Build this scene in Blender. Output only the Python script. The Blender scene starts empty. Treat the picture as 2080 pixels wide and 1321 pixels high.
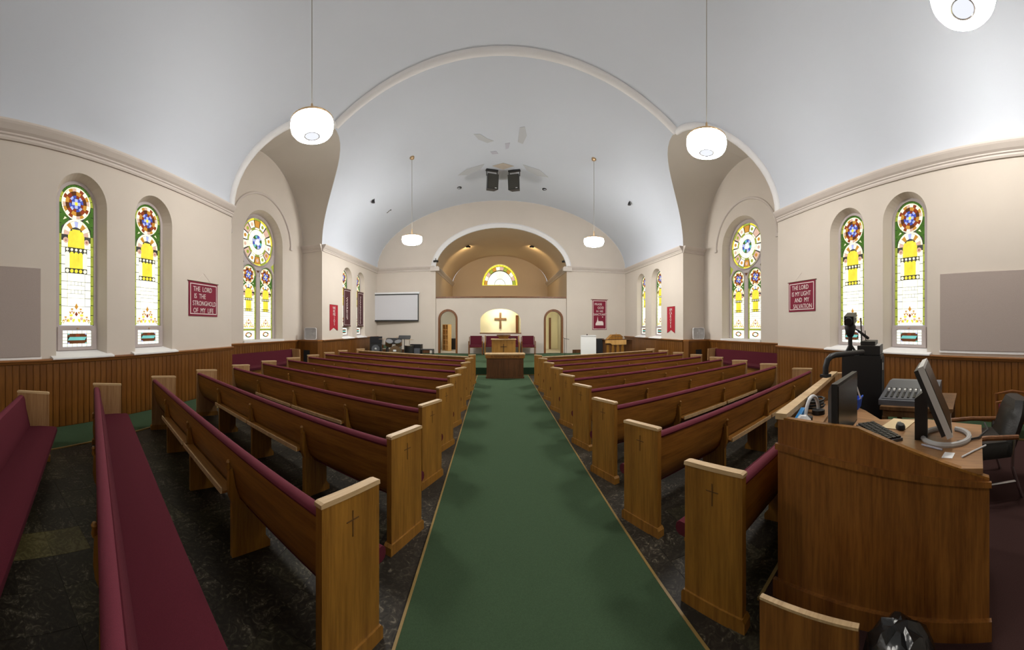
import bpy, bmesh, math, random
from math import sin, cos, tan, pi, sqrt, asin, atan2, hypot
from mathutils import Matrix, Vector
random.seed(7)
SC = bpy.context.scene
COL = SC.collection
# ------------------------------------------------------------------ camera
F, CX, CY, H = 680.0, 1009.0, 663.4, 1.70            # pixels per radian, principal point, eye height
cam = bpy.data.cameras.new('camera'); cam_o = bpy.data.objects.new('camera', cam); COL.objects.link(cam_o)
cam.type = 'PANO'; cam.panorama_type = 'CENTRAL_CYLINDRICAL'
cam.central_cylindrical_range_u_min = -CX / F; cam.central_cylindrical_range_u_max = (2080 - CX) / F
cam.central_cylindrical_range_v_min = -(1321 - CY) / F; cam.central_cylindrical_range_v_max = CY / F
cam.central_cylindrical_radius = 1.0
cam.clip_start = 0.05; cam.clip_end = 200
cam_o.location = (0, 0, H); cam_o.rotation_euler = (pi / 2, 0, 0)
SC.camera = cam_o
# ------------------------------------------------------------------ world, exposure
w = bpy.data.worlds.new('world'); SC.world = w; w.use_nodes = True
bgn = w.node_tree.nodes['Background']; bgn.inputs[0].default_value = (0.75, 0.85, 1, 1); bgn.inputs[1].default_value = 1.0
SC.view_settings.view_transform = 'Standard'; SC.view_settings.look = 'None'
SC.view_settings.exposure = 0.35; SC.view_settings.gamma = 1.0; SC.view_settings.use_curve_mapping = False
LAMP_E, LAMP_FAR, ROOM_E, WIN_E = 60.0, 128.0, 32.0, 0.85

# ------------------------------------------------------------------ pixel helpers (a pixel gives a direction)
def ray(x, y):
    p = (x - CX) / F
    return sin(p), cos(p), (CY - y) / F
def on_z(x, y, z=0.0):
    sx, sy, t = ray(x, y); r = (z - H) / t
    return Vector((r * sx, r * sy, z))
def on_y(x, y, Y):
    sx, sy, t = ray(x, y); r = Y / sy
    return Vector((r * sx, Y, H + t * r))
def at_r(x, y, r):
    sx, sy, t = ray(x, y)
    return Vector((r * sx, r * sy, H + t * r))

# ------------------------------------------------------------------ materials
MATS = {}
def nt(name):
    m = bpy.data.materials.new(name); m.use_nodes = True; MATS[name] = m
    return m, m.node_tree.nodes, m.node_tree.links
def plain(name, c, rough=0.6, metal=0.0, var=0.0, vs=8.0, bump=0.0, bs=60.0, spec=0.5):
    m, n, l = nt(name); b = n['Principled BSDF']
    b.inputs['Base Color'].default_value = (*c, 1); b.inputs['Roughness'].default_value = rough
    b.inputs['Metallic'].default_value = metal; b.inputs['Specular IOR Level'].default_value = spec
    tc = n.new('ShaderNodeTexCoord')
    if var:
        no = n.new('ShaderNodeTexNoise'); no.inputs['Scale'].default_value = vs; no.inputs['Detail'].default_value = 5
        l.new(tc.outputs['Object'], no.inputs['Vector'])
        mx = n.new('ShaderNodeMix'); mx.data_type = 'RGBA'
        mx.inputs[6].default_value = (*[v * (1 - var) for v in c], 1); mx.inputs[7].default_value = (*[min(1, v * (1 + var)) for v in c], 1)
        l.new(no.outputs['Fac'], mx.inputs[0]); l.new(mx.outputs[2], b.inputs['Base Color'])
    if bump:
        n2 = n.new('ShaderNodeTexNoise'); n2.inputs['Scale'].default_value = bs; n2.inputs['Detail'].default_value = 3
        l.new(tc.outputs['Object'], n2.inputs['Vector'])
        bp = n.new('ShaderNodeBump'); bp.inputs['Strength'].default_value = bump; bp.inputs['Distance'].default_value = 0.01
        l.new(n2.outputs['Fac'], bp.inputs['Height']); l.new(bp.outputs['Normal'], b.inputs['Normal'])
    return m
def wood(name, dark, light, axis='z', sc=9.0, rough=0.42, figure=0.0):
    m, n, l = nt(name); b = n['Principled BSDF']; b.inputs['Roughness'].default_value = rough
    tc = n.new('ShaderNodeTexCoord'); mp = n.new('ShaderNodeMapping')
    s = {'x': (0.07, 1, 1), 'y': (1, 0.07, 1), 'z': (1, 1, 0.07)}[axis]
    mp.inputs['Scale'].default_value = s
    l.new(tc.outputs['Object'], mp.inputs['Vector'])
    n1 = n.new('ShaderNodeTexNoise'); n1.inputs['Scale'].default_value = sc * 7; n1.inputs['Detail'].default_value = 6; n1.inputs['Roughness'].default_value = 0.65
    n2 = n.new('ShaderNodeTexNoise'); n2.inputs['Scale'].default_value = sc; n2.inputs['Detail'].default_value = 2
    for q in (n1, n2): l.new(mp.outputs['Vector'], q.inputs['Vector'])
    mx = n.new('ShaderNodeMath'); mx.operation = 'MULTIPLY_ADD'; mx.inputs[1].default_value = 0.55
    l.new(n1.outputs['Fac'], mx.inputs[0])
    m2 = n.new('ShaderNodeMath'); m2.operation = 'MULTIPLY'; m2.inputs[1].default_value = 0.45
    l.new(n2.outputs['Fac'], m2.inputs[0]); l.new(m2.outputs[0], mx.inputs[2])
    fac = mx.outputs[0]
    if figure:
        wv = n.new('ShaderNodeTexWave'); wv.wave_type = 'RINGS'; wv.rings_direction = 'SPHERICAL'
        wv.inputs['Scale'].default_value = figure; wv.inputs['Distortion'].default_value = 6; wv.inputs['Detail'].default_value = 3; wv.inputs['Detail Scale'].default_value = 1.5
        mp2 = n.new('ShaderNodeMapping'); mp2.inputs['Scale'].default_value = {'x': (0.22, 1, 1), 'y': (1, 0.22, 1), 'z': (1, 1, 0.22)}[axis]; mp2.inputs['Location'].default_value = (0.3, 0.2, 0.5)
        l.new(tc.outputs['Object'], mp2.inputs['Vector']); l.new(mp2.outputs['Vector'], wv.inputs['Vector'])
        ad = n.new('ShaderNodeMix'); ad.inputs[0].default_value = 0.22
        l.new(mx.outputs[0], ad.inputs[2]); l.new(wv.outputs['Fac'], ad.inputs[3]); fac = ad.outputs[0]
    cr = n.new('ShaderNodeValToRGB'); cr.color_ramp.elements[0].position = 0.36; cr.color_ramp.elements[1].position = 0.64
    cr.color_ramp.elements[0].color = (*dark, 1); cr.color_ramp.elements[1].color = (*light, 1)
    l.new(fac, cr.inputs['Fac']); l.new(cr.outputs['Color'], b.inputs['Base Color'])
    bp = n.new('ShaderNodeBump'); bp.inputs['Strength'].default_value = 0.12; bp.inputs['Distance'].default_value = 0.004
    l.new(n1.outputs['Fac'], bp.inputs['Height']); l.new(bp.outputs['Normal'], b.inputs['Normal'])
    return m
def emit(name, c, s, var=0.0, vs=6.0):
    m, n, l = nt(name); n.remove(n['Principled BSDF'])
    e = n.new('ShaderNodeEmission'); e.inputs[0].default_value = (*c, 1); e.inputs[1].default_value = s
    if var:
        tc = n.new('ShaderNodeTexCoord'); no = n.new('ShaderNodeTexNoise'); no.inputs['Scale'].default_value = vs; no.inputs['Detail'].default_value = 4
        l.new(tc.outputs['Object'], no.inputs['Vector'])
        mx = n.new('ShaderNodeMix'); mx.data_type = 'RGBA'
        mx.inputs[6].default_value = (*[v * (1 - var) for v in c], 1); mx.inputs[7].default_value = (*[v * (1 + var) for v in c], 1)
        l.new(no.outputs['Fac'], mx.inputs[0]); l.new(mx.outputs[2], e.inputs[0])
    l.new(e.outputs[0], n['Material Output'].inputs['Surface'])
    return m
plain('plaster', (0.62, 0.555, 0.485), 0.85, var=0.05, vs=1.2, bump=0.05, bs=90)
plain('ceiling_paint', (0.60, 0.635, 0.70), 0.9, var=0.025, vs=0.7, bump=0.03, bs=60)
plain('vault_tan', (0.60, 0.55, 0.49), 0.9, var=0.04, vs=1.0)
plain('chancel_tan', (0.62, 0.49, 0.335), 0.85, var=0.05, vs=1.0)
plain('trim_paint', (0.60, 0.535, 0.485), 0.6, var=0.03)
plain('white_trim', (0.78, 0.77, 0.77), 0.55)
plain('sash_paint', (0.46, 0.40, 0.39), 0.5, var=0.06)
wood('oak', (0.17, 0.070, 0.008), (0.37, 0.172, 0.024), 'z', 7)
wood('oak_x', (0.155, 0.060, 0.008), (0.36, 0.155, 0.024), 'x', 7)
wood('oak_pale', (0.42, 0.27, 0.13), (0.62, 0.44, 0.24), 'y', 8, 0.5)
wood('oak_wall_end', (0.24, 0.12, 0.04), (0.44, 0.26, 0.12), 'z', 5, 0.45)
wood('desk_oak', (0.11, 0.032, 0.006), (0.29, 0.115, 0.022), 'z', 8, 0.38)
wood('desk_top', (0.20, 0.09, 0.03), (0.42, 0.22, 0.09), 'y', 6, 0.4)
wood('wainscot_wood', (0.085, 0.026, 0.003), (0.185, 0.068, 0.009), 'z', 5, 0.35)
wood('wainscot_wood_b', (0.10, 0.032, 0.004), (0.215, 0.082, 0.012), 'z', 5, 0.35)
wood('wainscot_cap', (0.17, 0.06, 0.013), (0.32, 0.13, 0.03), 'x', 6, 0.4)
wood('dark_wood', (0.06, 0.022, 0.007), (0.15, 0.06, 0.02), 'z', 7, 0.4)
wood('door_wood', (0.11, 0.035, 0.008), (0.24, 0.09, 0.022), 'z', 7, 0.4)
wood('oak_gold', (0.28, 0.125, 0.018), (0.48, 0.24, 0.05), 'z', 6, 0.4)
wood('pine', (0.50, 0.26, 0.07), (0.75, 0.45, 0.16), 'z', 5, 0.5)
wood('table_wood', (0.10, 0.05, 0.02), (0.23, 0.12, 0.05), 'z', 6, 0.4)
plain('burgundy', (0.085, 0.010, 0.019), 0.95, var=0.25, vs=220, bump=0.25, bs=500, spec=0.2)
plain('burgundy_rail', (0.128, 0.019, 0.034), 0.9, var=0.2, vs=200, bump=0.2, bs=400, spec=0.25)
plain('banner_red', (0.20, 0.010, 0.032), 0.9, var=0.12, vs=60)
plain('banner_scarlet', (0.36, 0.008, 0.022), 0.85, var=0.12, vs=40)
plain('banner_dark', (0.07, 0.018, 0.022), 0.9, var=0.15, vs=40)
plain('banner_cream', (0.78, 0.66, 0.64), 0.9)
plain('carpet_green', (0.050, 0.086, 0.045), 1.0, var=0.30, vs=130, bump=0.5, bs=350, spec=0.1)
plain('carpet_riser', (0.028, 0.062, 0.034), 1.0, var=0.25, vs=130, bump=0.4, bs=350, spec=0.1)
plain('carpet_dark', (0.045, 0.022, 0.02), 1.0, var=0.3, vs=150, spec=0.1)
plain('brass_edge', (0.26, 0.17, 0.05), 0.45, var=0.2, vs=20)
plain('black_plastic', (0.012, 0.012, 0.013), 0.45, var=0.2, vs=30)
plain('black_vinyl', (0.014, 0.013, 0.011), 0.33, var=0.3, vs=12, bump=0.2, bs=80)
plain('black_cloth', (0.01, 0.01, 0.012), 0.9)
plain('black_bag', (0.012, 0.012, 0.012), 0.22, bump=0.6, bs=14)
plain('lead', (0.012, 0.013, 0.012), 0.5)
plain('brass', (0.55, 0.38, 0.22), 0.35, 0.8)
plain('chrome', (0.6, 0.6, 0.62), 0.2, 1.0)
plain('silver_plastic', (0.52, 0.51, 0.50), 0.4)
plain('grey_plastic', (0.11, 0.115, 0.13), 0.45)
plain('screen_grey', (0.035, 0.033, 0.025), 0.25)
plain('white_plastic', (0.72, 0.72, 0.74), 0.45)
plain('paper_white', (0.80, 0.80, 0.80), 0.8)
plain('paper_tan', (0.72, 0.55, 0.32), 0.8)
plain('screen_fabric', (0.60, 0.60, 0.63), 0.85)
plain('blue_plastic', (0.02, 0.10, 0.62), 0.4)
plain('sky_blue_plastic', (0.03, 0.28, 0.68), 0.45)
plain('acoustic_felt', (0.40, 0.335, 0.305), 1.0, var=0.22, vs=170, bump=0.3, bs=300, spec=0.1)
plain('copper_drum', (0.20, 0.10, 0.05), 0.3, 0.3)
plain('cord_orange', (0.35, 0.33, 0.3), 0.5)
plain('key_white', (0.75, 0.75, 0.74), 0.5)
plain('carve_faint', (0.11, 0.048, 0.010), 0.7)
plain('carve_dark', (0.055, 0.022, 0.006), 0.7)
plain('room_wall', (0.66, 0.62, 0.50), 0.9)
plain('niche_wall', (0.78, 0.72, 0.50), 0.9)
plain('beige_floor', (0.42, 0.36, 0.27), 0.7, var=0.1)
plain('fresco_grey', (0.50, 0.515, 0.54), 0.95)
plain('fresco_tan', (0.50, 0.43, 0.36), 0.95, var=0.1)
plain('fresco_lilac', (0.50, 0.50, 0.58), 0.95, var=0.1)
# old vinyl floor tile: dark, scratched with pale flecks
def tile(name, base, fleck, amt):
    m, n, l = nt(name); b = n['Principled BSDF']; b.inputs['Roughness'].default_value = 0.5; b.inputs['Specular IOR Level'].default_value = 0.25
    tc = n.new('ShaderNodeTexCoord')
    n1 = n.new('ShaderNodeTexNoise'); n1.inputs['Scale'].default_value = 17; n1.inputs['Detail'].default_value = 8; n1.inputs['Distortion'].default_value = 2.2
    n2 = n.new('ShaderNodeTexNoise'); n2.inputs['Scale'].default_value = 2.0; n2.inputs['Detail'].default_value = 3
    l.new(tc.outputs['Object'], n1.inputs['Vector']); l.new(tc.outputs['Object'], n2.inputs['Vector'])
    cr = n.new('ShaderNodeValToRGB'); e = cr.color_ramp.elements
    e[0].position = 0.45; e[0].color = (*base, 1); e[1].position = 0.78; e[1].color = (*fleck, 1)
    q = e.new(0.58); q.color = (*[x * 1.5 + y * amt for x, y in zip(base, fleck)], 1)
    mm = n.new('ShaderNodeMath'); mm.operation = 'MULTIPLY_ADD'; mm.inputs[1].default_value = 0.3
    l.new(n2.outputs['Fac'], mm.inputs[0])
    m3 = n.new('ShaderNodeMath'); m3.operation = 'MULTIPLY'; m3.inputs[1].default_value = 0.72; l.new(n1.outputs['Fac'], m3.inputs[0])
    l.new(m3.outputs[0], mm.inputs[2]); l.new(mm.outputs[0], cr.inputs['Fac']); l.new(cr.outputs['Color'], b.inputs['Base Color'])
tile('floor_vinyl', (0.015, 0.012, 0.008), (0.30, 0.26, 0.19), 0.05)
tile('floor_vinyl_b', (0.021, 0.018, 0.010), (0.32, 0.28, 0.19), 0.07)
tile('floor_vinyl_pale', (0.085, 0.072, 0.026), (0.22, 0.19, 0.10), 0.15)
# glass lit by daylight
GE = WIN_E
emit('g_white', (1, 0.985, 0.80), 1.25 * GE, 0.22)
emit('g_cream', (1, 0.95, 0.62), 1.35 * GE, 0.2)
emit('g_yellow', (0.95, 0.80, 0.07), 1.05 * GE, 0.3)
emit('g_lime', (0.50, 0.56, 0.08), 0.75 * GE, 0.4)
emit('g_green', (0.09, 0.20, 0.035), 0.8 * GE, 0.45)
emit('g_amber', (0.85, 0.40, 0.07), 0.75 * GE, 0.35)
emit('g_red', (0.36, 0.07, 0.03), 0.8 * GE, 0.4)
emit('g_brown', (0.16, 0.06, 0.025), 0.8 * GE, 0.4)
emit('g_pink', (0.85, 0.55, 0.42), 0.9 * GE, 0.25)
emit('g_blue', (0.10, 0.14, 0.62), 0.8 * GE, 0.4)
emit('g_lav', (0.55, 0.60, 0.95), 0.95 * GE, 0.3)
emit('g_teal', (0.22, 0.66, 0.60), 0.85 * GE, 0.3)
emit('lamp_glow', (1.0, 0.965, 0.90), LAMP_E)
emit('lamp_glow_stage', (1.0, 0.975, 0.93), LAMP_FAR)
emit('lamp_top', (1.0, 0.965, 0.90), LAMP_E * 0.10)
emit('lamp_top_stage', (1.0, 0.975, 0.93), LAMP_FAR * 0.14)
emit('lamp_cup', (0.80, 0.82, 0.88), 0.9)
emit('tube_cool', (1, 0.98, 0.92), ROOM_E)
emit('tube_warm', (1, 0.93, 0.70), ROOM_E)

# ------------------------------------------------------------------ mesh helpers
class MB:
    def __init__(s): s.v = []; s.f = []; s.m = []
    def add(s, vs, fs, mi=0):
        o = len(s.v); s.v += [tuple(v) for v in vs]; s.f += [tuple(i + o for i in f) for f in fs]; s.m += [mi] * len(fs); return s
    def box(s, x0, x1, y0, y1, z0, z1, mi=0):
        return s.add([(x, y, z) for x in (x0, x1) for y in (y0, y1) for z in (z0, z1)],
                     [(0, 1, 3, 2), (4, 6, 7, 5), (0, 4, 5, 1), (2, 3, 7, 6), (0, 2, 6, 4), (1, 5, 7, 3)], mi)
    def obox(s, c, ax, ay, az, hx, hy, hz, mi=0):      # oriented box
        c, ax, ay, az = Vector(c), Vector(ax), Vector(ay), Vector(az)
        return s.add([c + ax * i * hx + ay * j * hy + az * k * hz for i in (-1, 1) for j in (-1, 1) for k in (-1, 1)],
                     [(0, 1, 3, 2), (4, 6, 7, 5), (0, 4, 5, 1), (2, 3, 7, 6), (0, 2, 6, 4), (1, 5, 7, 3)], mi)
    def rings(s, rs, closed=True, caps=True, mi=0):     # loft between equal loops
        n = len(rs[0]); vs = [p for r in rs for p in r]; fs = []
        for k in range(len(rs) - 1):
            for i in range(n if closed else n - 1):
                j = (i + 1) % n; fs.append((k * n + i, k * n + j, (k + 1) * n + j, (k + 1) * n + i))
        if caps and closed: fs += [tuple(range(n))[::-1], tuple((len(rs) - 1) * n + i for i in range(n))]
        return s.add(vs, fs, mi)
    def prism(s, poly, y0, y1, mi=0, plane='xz'):       # extrude a 2D outline
        mk = {'xz': lambda a, b, t: (a, t, b), 'xy': lambda a, b, t: (a, b, t), 'yz': lambda a, b, t: (t, a, b)}[plane]
        return s.rings([[mk(a, b, y0) for a, b in poly], [mk(a, b, y1) for a, b in poly]], mi=mi)
    def tube(s, pts, r, n=8, mi=0, closed=False):
        pts = [Vector(p) for p in pts]; rs = []; N = len(pts); a = None
        for i, p in enumerate(pts):
            t = (pts[min(i + 1, N - 1)] - pts[max(i - 1, 0)]).normalized()
            a = t.cross(Vector((0, 0, 1)) if abs(t.z) < 0.9 else Vector((1, 0, 0))).normalized() if a is None else (a - t * a.dot(t)).normalized()
            b = t.cross(a)
            rr = r[i] if isinstance(r, (list, tuple)) else r
            rs.append([p + (a * cos(2 * pi * k / n) + b * sin(2 * pi * k / n)) * rr for k in range(n)])
        return s.rings(rs, mi=mi)
    def lathe(s, prof, n=24, c=(0, 0, 0), mi=0, caps=True):
        return s.rings([[(c[0] + r * cos(2 * pi * k / n), c[1] + r * sin(2 * pi * k / n), c[2] + z) for k in range(n)] for r, z in prof], mi=mi, caps=caps)
    def build(s, name, mat, parent=None, smooth=False, fix=True):
        me = bpy.data.meshes.new(name); me.from_pydata(s.v, [], s.f)
        mats = mat if isinstance(mat, (list, tuple)) else [mat]
        for q in mats: me.materials.append(MATS[q])
        for p, i in zip(me.polygons, s.m): p.material_index = i
        if fix:
            b = bmesh.new(); b.from_mesh(me); bmesh.ops.recalc_face_normals(b, faces=b.faces); b.to_mesh(me); b.free()
        if smooth:
            for p in me.polygons: p.use_smooth = True
            try: me.set_sharp_from_angle(angle=0.7)
            except Exception: pass
        o = bpy.data.objects.new(name, me); COL.objects.link(o)
        if parent: o.parent = parent
        return o
def box(name, mat, parent, *a): return MB().box(*a).build(name, mat, parent)
def tag(o, label, cat=None, group=None, kind=None):
    o['label'] = label
    if cat: o['category'] = cat
    if group: o['group'] = group
    if kind: o['kind'] = kind
    return o
def struct(o, label=None):
    o['kind'] = 'structure'
    if label: o['label'] = label
    return o
def thing(name, label, cat, loc=(0, 0, 0), rz=0.0, group=None):
    o = bpy.data.objects.new(name, None); COL.objects.link(o); o.empty_display_size = 0.1
    o.location = loc; o.rotation_euler = (0, 0, rz)
    return tag(o, label, cat, group)
def holder(name, loc, rz, label):
    o = bpy.data.objects.new(name, None); COL.objects.link(o); o.empty_display_size = 0.1
    o.location = loc; o.rotation_euler = (0, 0, rz); return struct(o, label)
def clone(src, parent):
    c = src.copy(); COL.objects.link(c); c.parent = parent; return c
def glyphs(body, size, spacing, ext):
    cu = bpy.data.curves.new('t', 'FONT'); cu.body = body; cu.size = size; cu.extrude = ext; cu.resolution_u = 2; cu.space_character = spacing
    t = bpy.data.objects.new('t', cu); COL.objects.link(t)
    me = bpy.data.meshes.new_from_object(t.evaluated_get(bpy.context.evaluated_depsgraph_get()))
    bpy.data.objects.remove(t); bpy.data.curves.remove(cu)
    return me, max(v.co.x for v in me.vertices)
def text(name, body, size, mat, parent, x, z, y=-0.004, rot=0.0, sx=1.0, align='CENTER', spacing=1.0, ext=0.0015):
    """one object for each word"""
    me, total = glyphs(body, size, spacing, ext); words = body.split(); pos = 0
    for wd in words:
        k = body.index(wd, pos); pos = k + len(wd)
        m_, right = glyphs(body[:pos], size, spacing, ext); mw, own = glyphs(wd, size, spacing, ext)
        dx = right - own - (total / 2 if align == 'CENTER' else 0.0)
        mw.materials.clear(); mw.materials.append(MATS[mat])
        mw.transform(Matrix.Translation((x, y, z)) @ Matrix.Rotation(-rot, 4, 'Y') @ Matrix.Rotation(pi / 2, 4, 'X') @ Matrix.Diagonal((sx, 1, 1, 1)) @ Matrix.Translation((dx, 0, 0)))
        o = bpy.data.objects.new(name, mw); COL.objects.link(o); o.parent = parent
    return o
def arch(cx, hw, z0, zs, rise=None, n=20):
    rise = hw if rise is None else rise
    return [(cx - hw, z0), (cx + hw, z0)] + [(cx + hw * cos(pi * k / n), zs + rise * sin(pi * k / n)) for k in range(n + 1)]
def circle(cx, cz, r, n=24, rz=None):
    return [(cx + r * cos(2 * pi * k / n), cz + (rz or r) * sin(2 * pi * k / n)) for k in range(n)]
def holed(name, outer, holes, mat, parent=None, y=0.0, thick=0.0):
    """flat sheet in the xz plane with holes; thick > 0 gives it a back and edges"""
    b = bmesh.new(); es = []
    for lp in [outer] + holes:
        vs = [b.verts.new((a, y, z)) for a, z in lp]
        es += [b.edges.new((vs[i], vs[(i + 1) % len(vs)])) for i in range(len(vs))]
    bmesh.ops.triangle_fill(b, use_beauty=True, use_dissolve=False, edges=es, normal=(0, -1, 0))
    if thick:
        r = bmesh.ops.extrude_face_region(b, geom=list(b.faces))
        bmesh.ops.translate(b, verts=[g for g in r['geom'] if isinstance(g, bmesh.types.BMVert)], vec=(0, thick, 0))
    bmesh.ops.recalc_face_normals(b, faces=b.faces)
    me = bpy.data.meshes.new(name); b.to_mesh(me); b.free(); me.materials.append(MATS[mat])
    o = bpy.data.objects.new(name, me); COL.objects.link(o)
    if parent: o.parent = parent
    return o

# ------------------------------------------------------------------ room numbers (metres)
def XL(Y): return -(5.18 + 0.2 * Y)            # nave side walls close in slightly towards the entrance
def XR(Y): return 5.82 + 0.2 * Y
YR, YE, YP, YB, YC = -4.5, 6.36, 11.39, 17.55, 24.5   # rear wall, end of near walls, pier, front wall, chancel back
XFL, XFR, XTL, XTR = -6.55, 7.09, -7.45, 8.11
YM = (YE + YP) / 2
ZC0, ZC1, ZW = 4.66, 4.92, 1.163                # cornice bottom, top, wainscot cap
STG = 0.27
AL_, AR_ = atan2(1, -0.2), atan2(-1, -0.2)
LNW = ((-5.18, 0.0), AL_); RNW = ((5.82, 0.0), AR_)
TLW = ((XTL, 0.0), pi / 2); TRW = ((XTR, 0.0), -pi / 2); FLW = ((XFL, 0.0), pi / 2); FRW = ((XFR, 0.0), -pi / 2)
KL = sqrt(1.04)

# ------------------------------------------------------------------ floor
fl = struct(MB().add([(-9, YR, 0), (10, YR, 0), (10, YB + 0.1, 0), (-9, YB + 0.1, 0)], [(0, 1, 2, 3)]).build('floor', 'floor_vinyl'), 'dark scuffed vinyl tile floor under the pews')
tm = {}
for mt in ('floor_vinyl', 'floor_vinyl_b', 'floor_vinyl_pale'):
    tm[mt] = MB().box(-0.149, 0.149, -0.149, 0.149, -0.004, 0.004).build('floor_tile', mt, fl); tm[mt].location = (-3, -3, -0.2)
pale = {(-9, 2), (-9, 1), (-9, 0)}
cnt = 0
first = {k: True for k in tm}
for j in range(0, 14):
    for i in range(-15, 9):
        x, y = i * 0.3 + 0.15, j * 0.3 + 0.15
        if -0.75 < x < 1.2 or (x > 1.2 and j > 8) or x < XL(y) + 0.9: continue
        mt = 'floor_vinyl_pale' if (i, j) in pale else random.choice(('floor_vinyl', 'floor_vinyl', 'floor_vinyl_b'))
        o = tm[mt] if first[mt] else clone(tm[mt], fl); first[mt] = False
        o.location = (x, y, random.uniform(-0.0005, 0.0005)); o.rotation_euler = (0, 0, random.choice((0, pi / 2, pi))); cnt += 1
def slab(name, poly, z0, z1, mat, parent=None): return MB().prism(poly, z0, z1, plane='xy').build(name, mat, parent)
# carpets
ac = tag(slab('aisle_carpet', [(-0.47, -2.0), (1.00, -2.0), (1.08, 11.59), (-0.66, 11.59)], 0.0, 0.012, 'carpet_green'), 'long green carpet running down the centre aisle to the stage', 'carpet')
slab('edge_trim', [(-0.487, -2.0), (-0.47, -2.0), (-0.66, 11.59), (-0.677, 11.59)], 0.0, 0.016, 'brass_edge', ac)
slab('edge_trim', [(1.00, -2.0), (1.017, -2.0), (1.097, 11.59), (1.08, 11.59)], 0.0, 0.016, 'brass_edge', ac)
lc = tag(slab('side_carpet', [(XL(-2) + 0.05, -2), (XL(-2) + 0.92, -2), (XL(YE) + 0.92, YE), (XL(YE) + 0.05, YE)], 0.0, 0.012, 'carpet_green'), 'green side-aisle carpet along the wall with the stronghold banner', 'carpet')
slab('edge_trim', [(XL(-2) + 0.92, -2), (XL(-2) + 0.945, -2), (XL(YE) + 0.945, YE), (XL(YE) + 0.92, YE)], 0.0, 0.016, 'brass_edge', lc)
rc = tag(slab('side_carpet', [(XR(-2) - 0.80, -2), (XR(-2) - 0.05, -2), (XR(YE) - 0.05, YE), (XR(YE) - 0.80, YE)], 0.0, 0.012, 'carpet_green'), 'green side-aisle carpet along the wall with the salvation banner', 'carpet')
slab('edge_trim', [(XR(-2) - 0.825, -2), (XR(-2) - 0.80, -2), (XR(YE) - 0.80, YE), (XR(YE) - 0.825, YE)], 0.0, 0.016, 'brass_edge', rc)
# stage
st = tag(MB().box(XFL + 0.09, XFR - 0.09, 11.62, YB - 0.05, 0, STG).build('stage', 'carpet_green'), 'low full-width stage covered in green carpet', 'stage')
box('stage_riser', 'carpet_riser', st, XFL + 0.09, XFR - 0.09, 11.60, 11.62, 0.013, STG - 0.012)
box('step_nosing', 'brass_edge', st, -0.95, 1.35, 11.585, 11.60, 0.013, 0.03)

# ------------------------------------------------------------------ vaults
def crown(Y): return 9.04 if Y <= YM else 9.04 - 0.73 * (Y - YM) / (YB - YM)
ZT = 7.72                                        # crown of the transept vaults
def span(Y): return (XL(Y), XR(Y)) if Y <= YE + 0.01 else (XFL, XFR)
def nave(Y, th, side):                           # th 0 at the springing, pi/2 at the crown
    a, b = span(Y)
    if YE < Y < YP: a, b = XFL, XFR
    c = (a + b) / 2; h = (b - a) / 2
    return Vector((c + side * h * cos(th), Y, ZC1 + (crown(Y) - ZC1) * sin(th)))
def groin_Y(z, near):
    q = min(1.0, (z - ZC1) / (ZT - ZC1)); d = (YP - YE) / 2 * sqrt(max(0.0, 1 - q * q))
    return YM - d if near else YM + d
levels = [ZC1 + (ZT - ZC1) * sin(pi / 2 * k / 16) for k in range(17)]
def th_at(z, Y): return asin(min(1, (z - ZC1) / (crown(Y) - ZC1)))
gro = {}
for near in (True, False):
    mb = MB()
    for side in (-1, 1):
        g = []
        for z in levels:
            Y = groin_Y(z, near); th = th_at(z, Y)
            a, b = (XL(YE), XR(YE)) if near else (XFL, XFR)
            c = (a + b) / 2; h = (b - a) / 2
            g.append((Vector((c + side * h * cos(th), Y, z)), th))
        ap = g[-1]
        a, b = (XL(YE), XR(YE)) if near else (XFL, XFR)
        for k in range(1, 13):
            th = ap[1] + (pi / 2 - ap[1]) * k / 12
            c = (a + b) / 2; h = (b - a) / 2
            g.append((Vector((c + side * h * cos(th), YM, ZC1 + (crown(YM) - ZC1) * sin(th))), th))
        gro[(near, side)] = [q[0] for q in g]
        rows = [[q[0] for q in g]]
        n = 6
        for i in range(1, n + 1):
            row = []
            for p, th in g:
                Y = p.y + ((YR if near else YB) - p.y) * i / n
                if near:
                    aa, bb = XL(Y) if Y < YE else XL(YE), XR(Y) if Y < YE else XR(YE)
                else: aa, bb = XFL, XFR
                c = (aa + bb) / 2; h = (bb - aa) / 2
                row.append(Vector((c + side * h * cos(th), Y, ZC1 + (crown(Y) - ZC1) * sin(th))))
            rows.append(row)
        mb.rings(rows, closed=False)
    o = mb.build('ceiling', 'ceiling_paint', smooth=True); struct(o, 'white barrel vault over the pews' if near else 'white barrel vault over the stage end')
    if not near: CEIL_FAR = o
for side, XT in ((-1, XTL - 0.02), (1, XTR + 0.02)):
    mb = MB()
    for near in (True, False):
        g = gro[(near, side)][:17]
        mb.rings([g, [Vector((XT, p.y, p.z)) for p in g]], closed=False)
    struct(mb.build('ceiling', 'vault_tan', smooth=True), 'tan vault over the %s-side transept' % ('drum kit' if side < 0 else 'piano'))
# ribs
def rib(path, r, label):
    o = MB().tube(path, r, 10).build('trim_1', 'white_trim', smooth=True); struct(o, label)
for side in (-1, 1):
    g = gro[(True, side)][:17]
    rib([p + Vector((-side * 0.0, -0.02, -0.02)) for p in g], 0.10, 'white plaster rib on the transept groin')
top = gro[(True, -1)][16:] + gro[(True, 1)][16:][::-1][1:]
rib([p + Vector((0, 0, 0.0)) for p in top], 0.13, 'white plaster rib crossing the vault')

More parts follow.
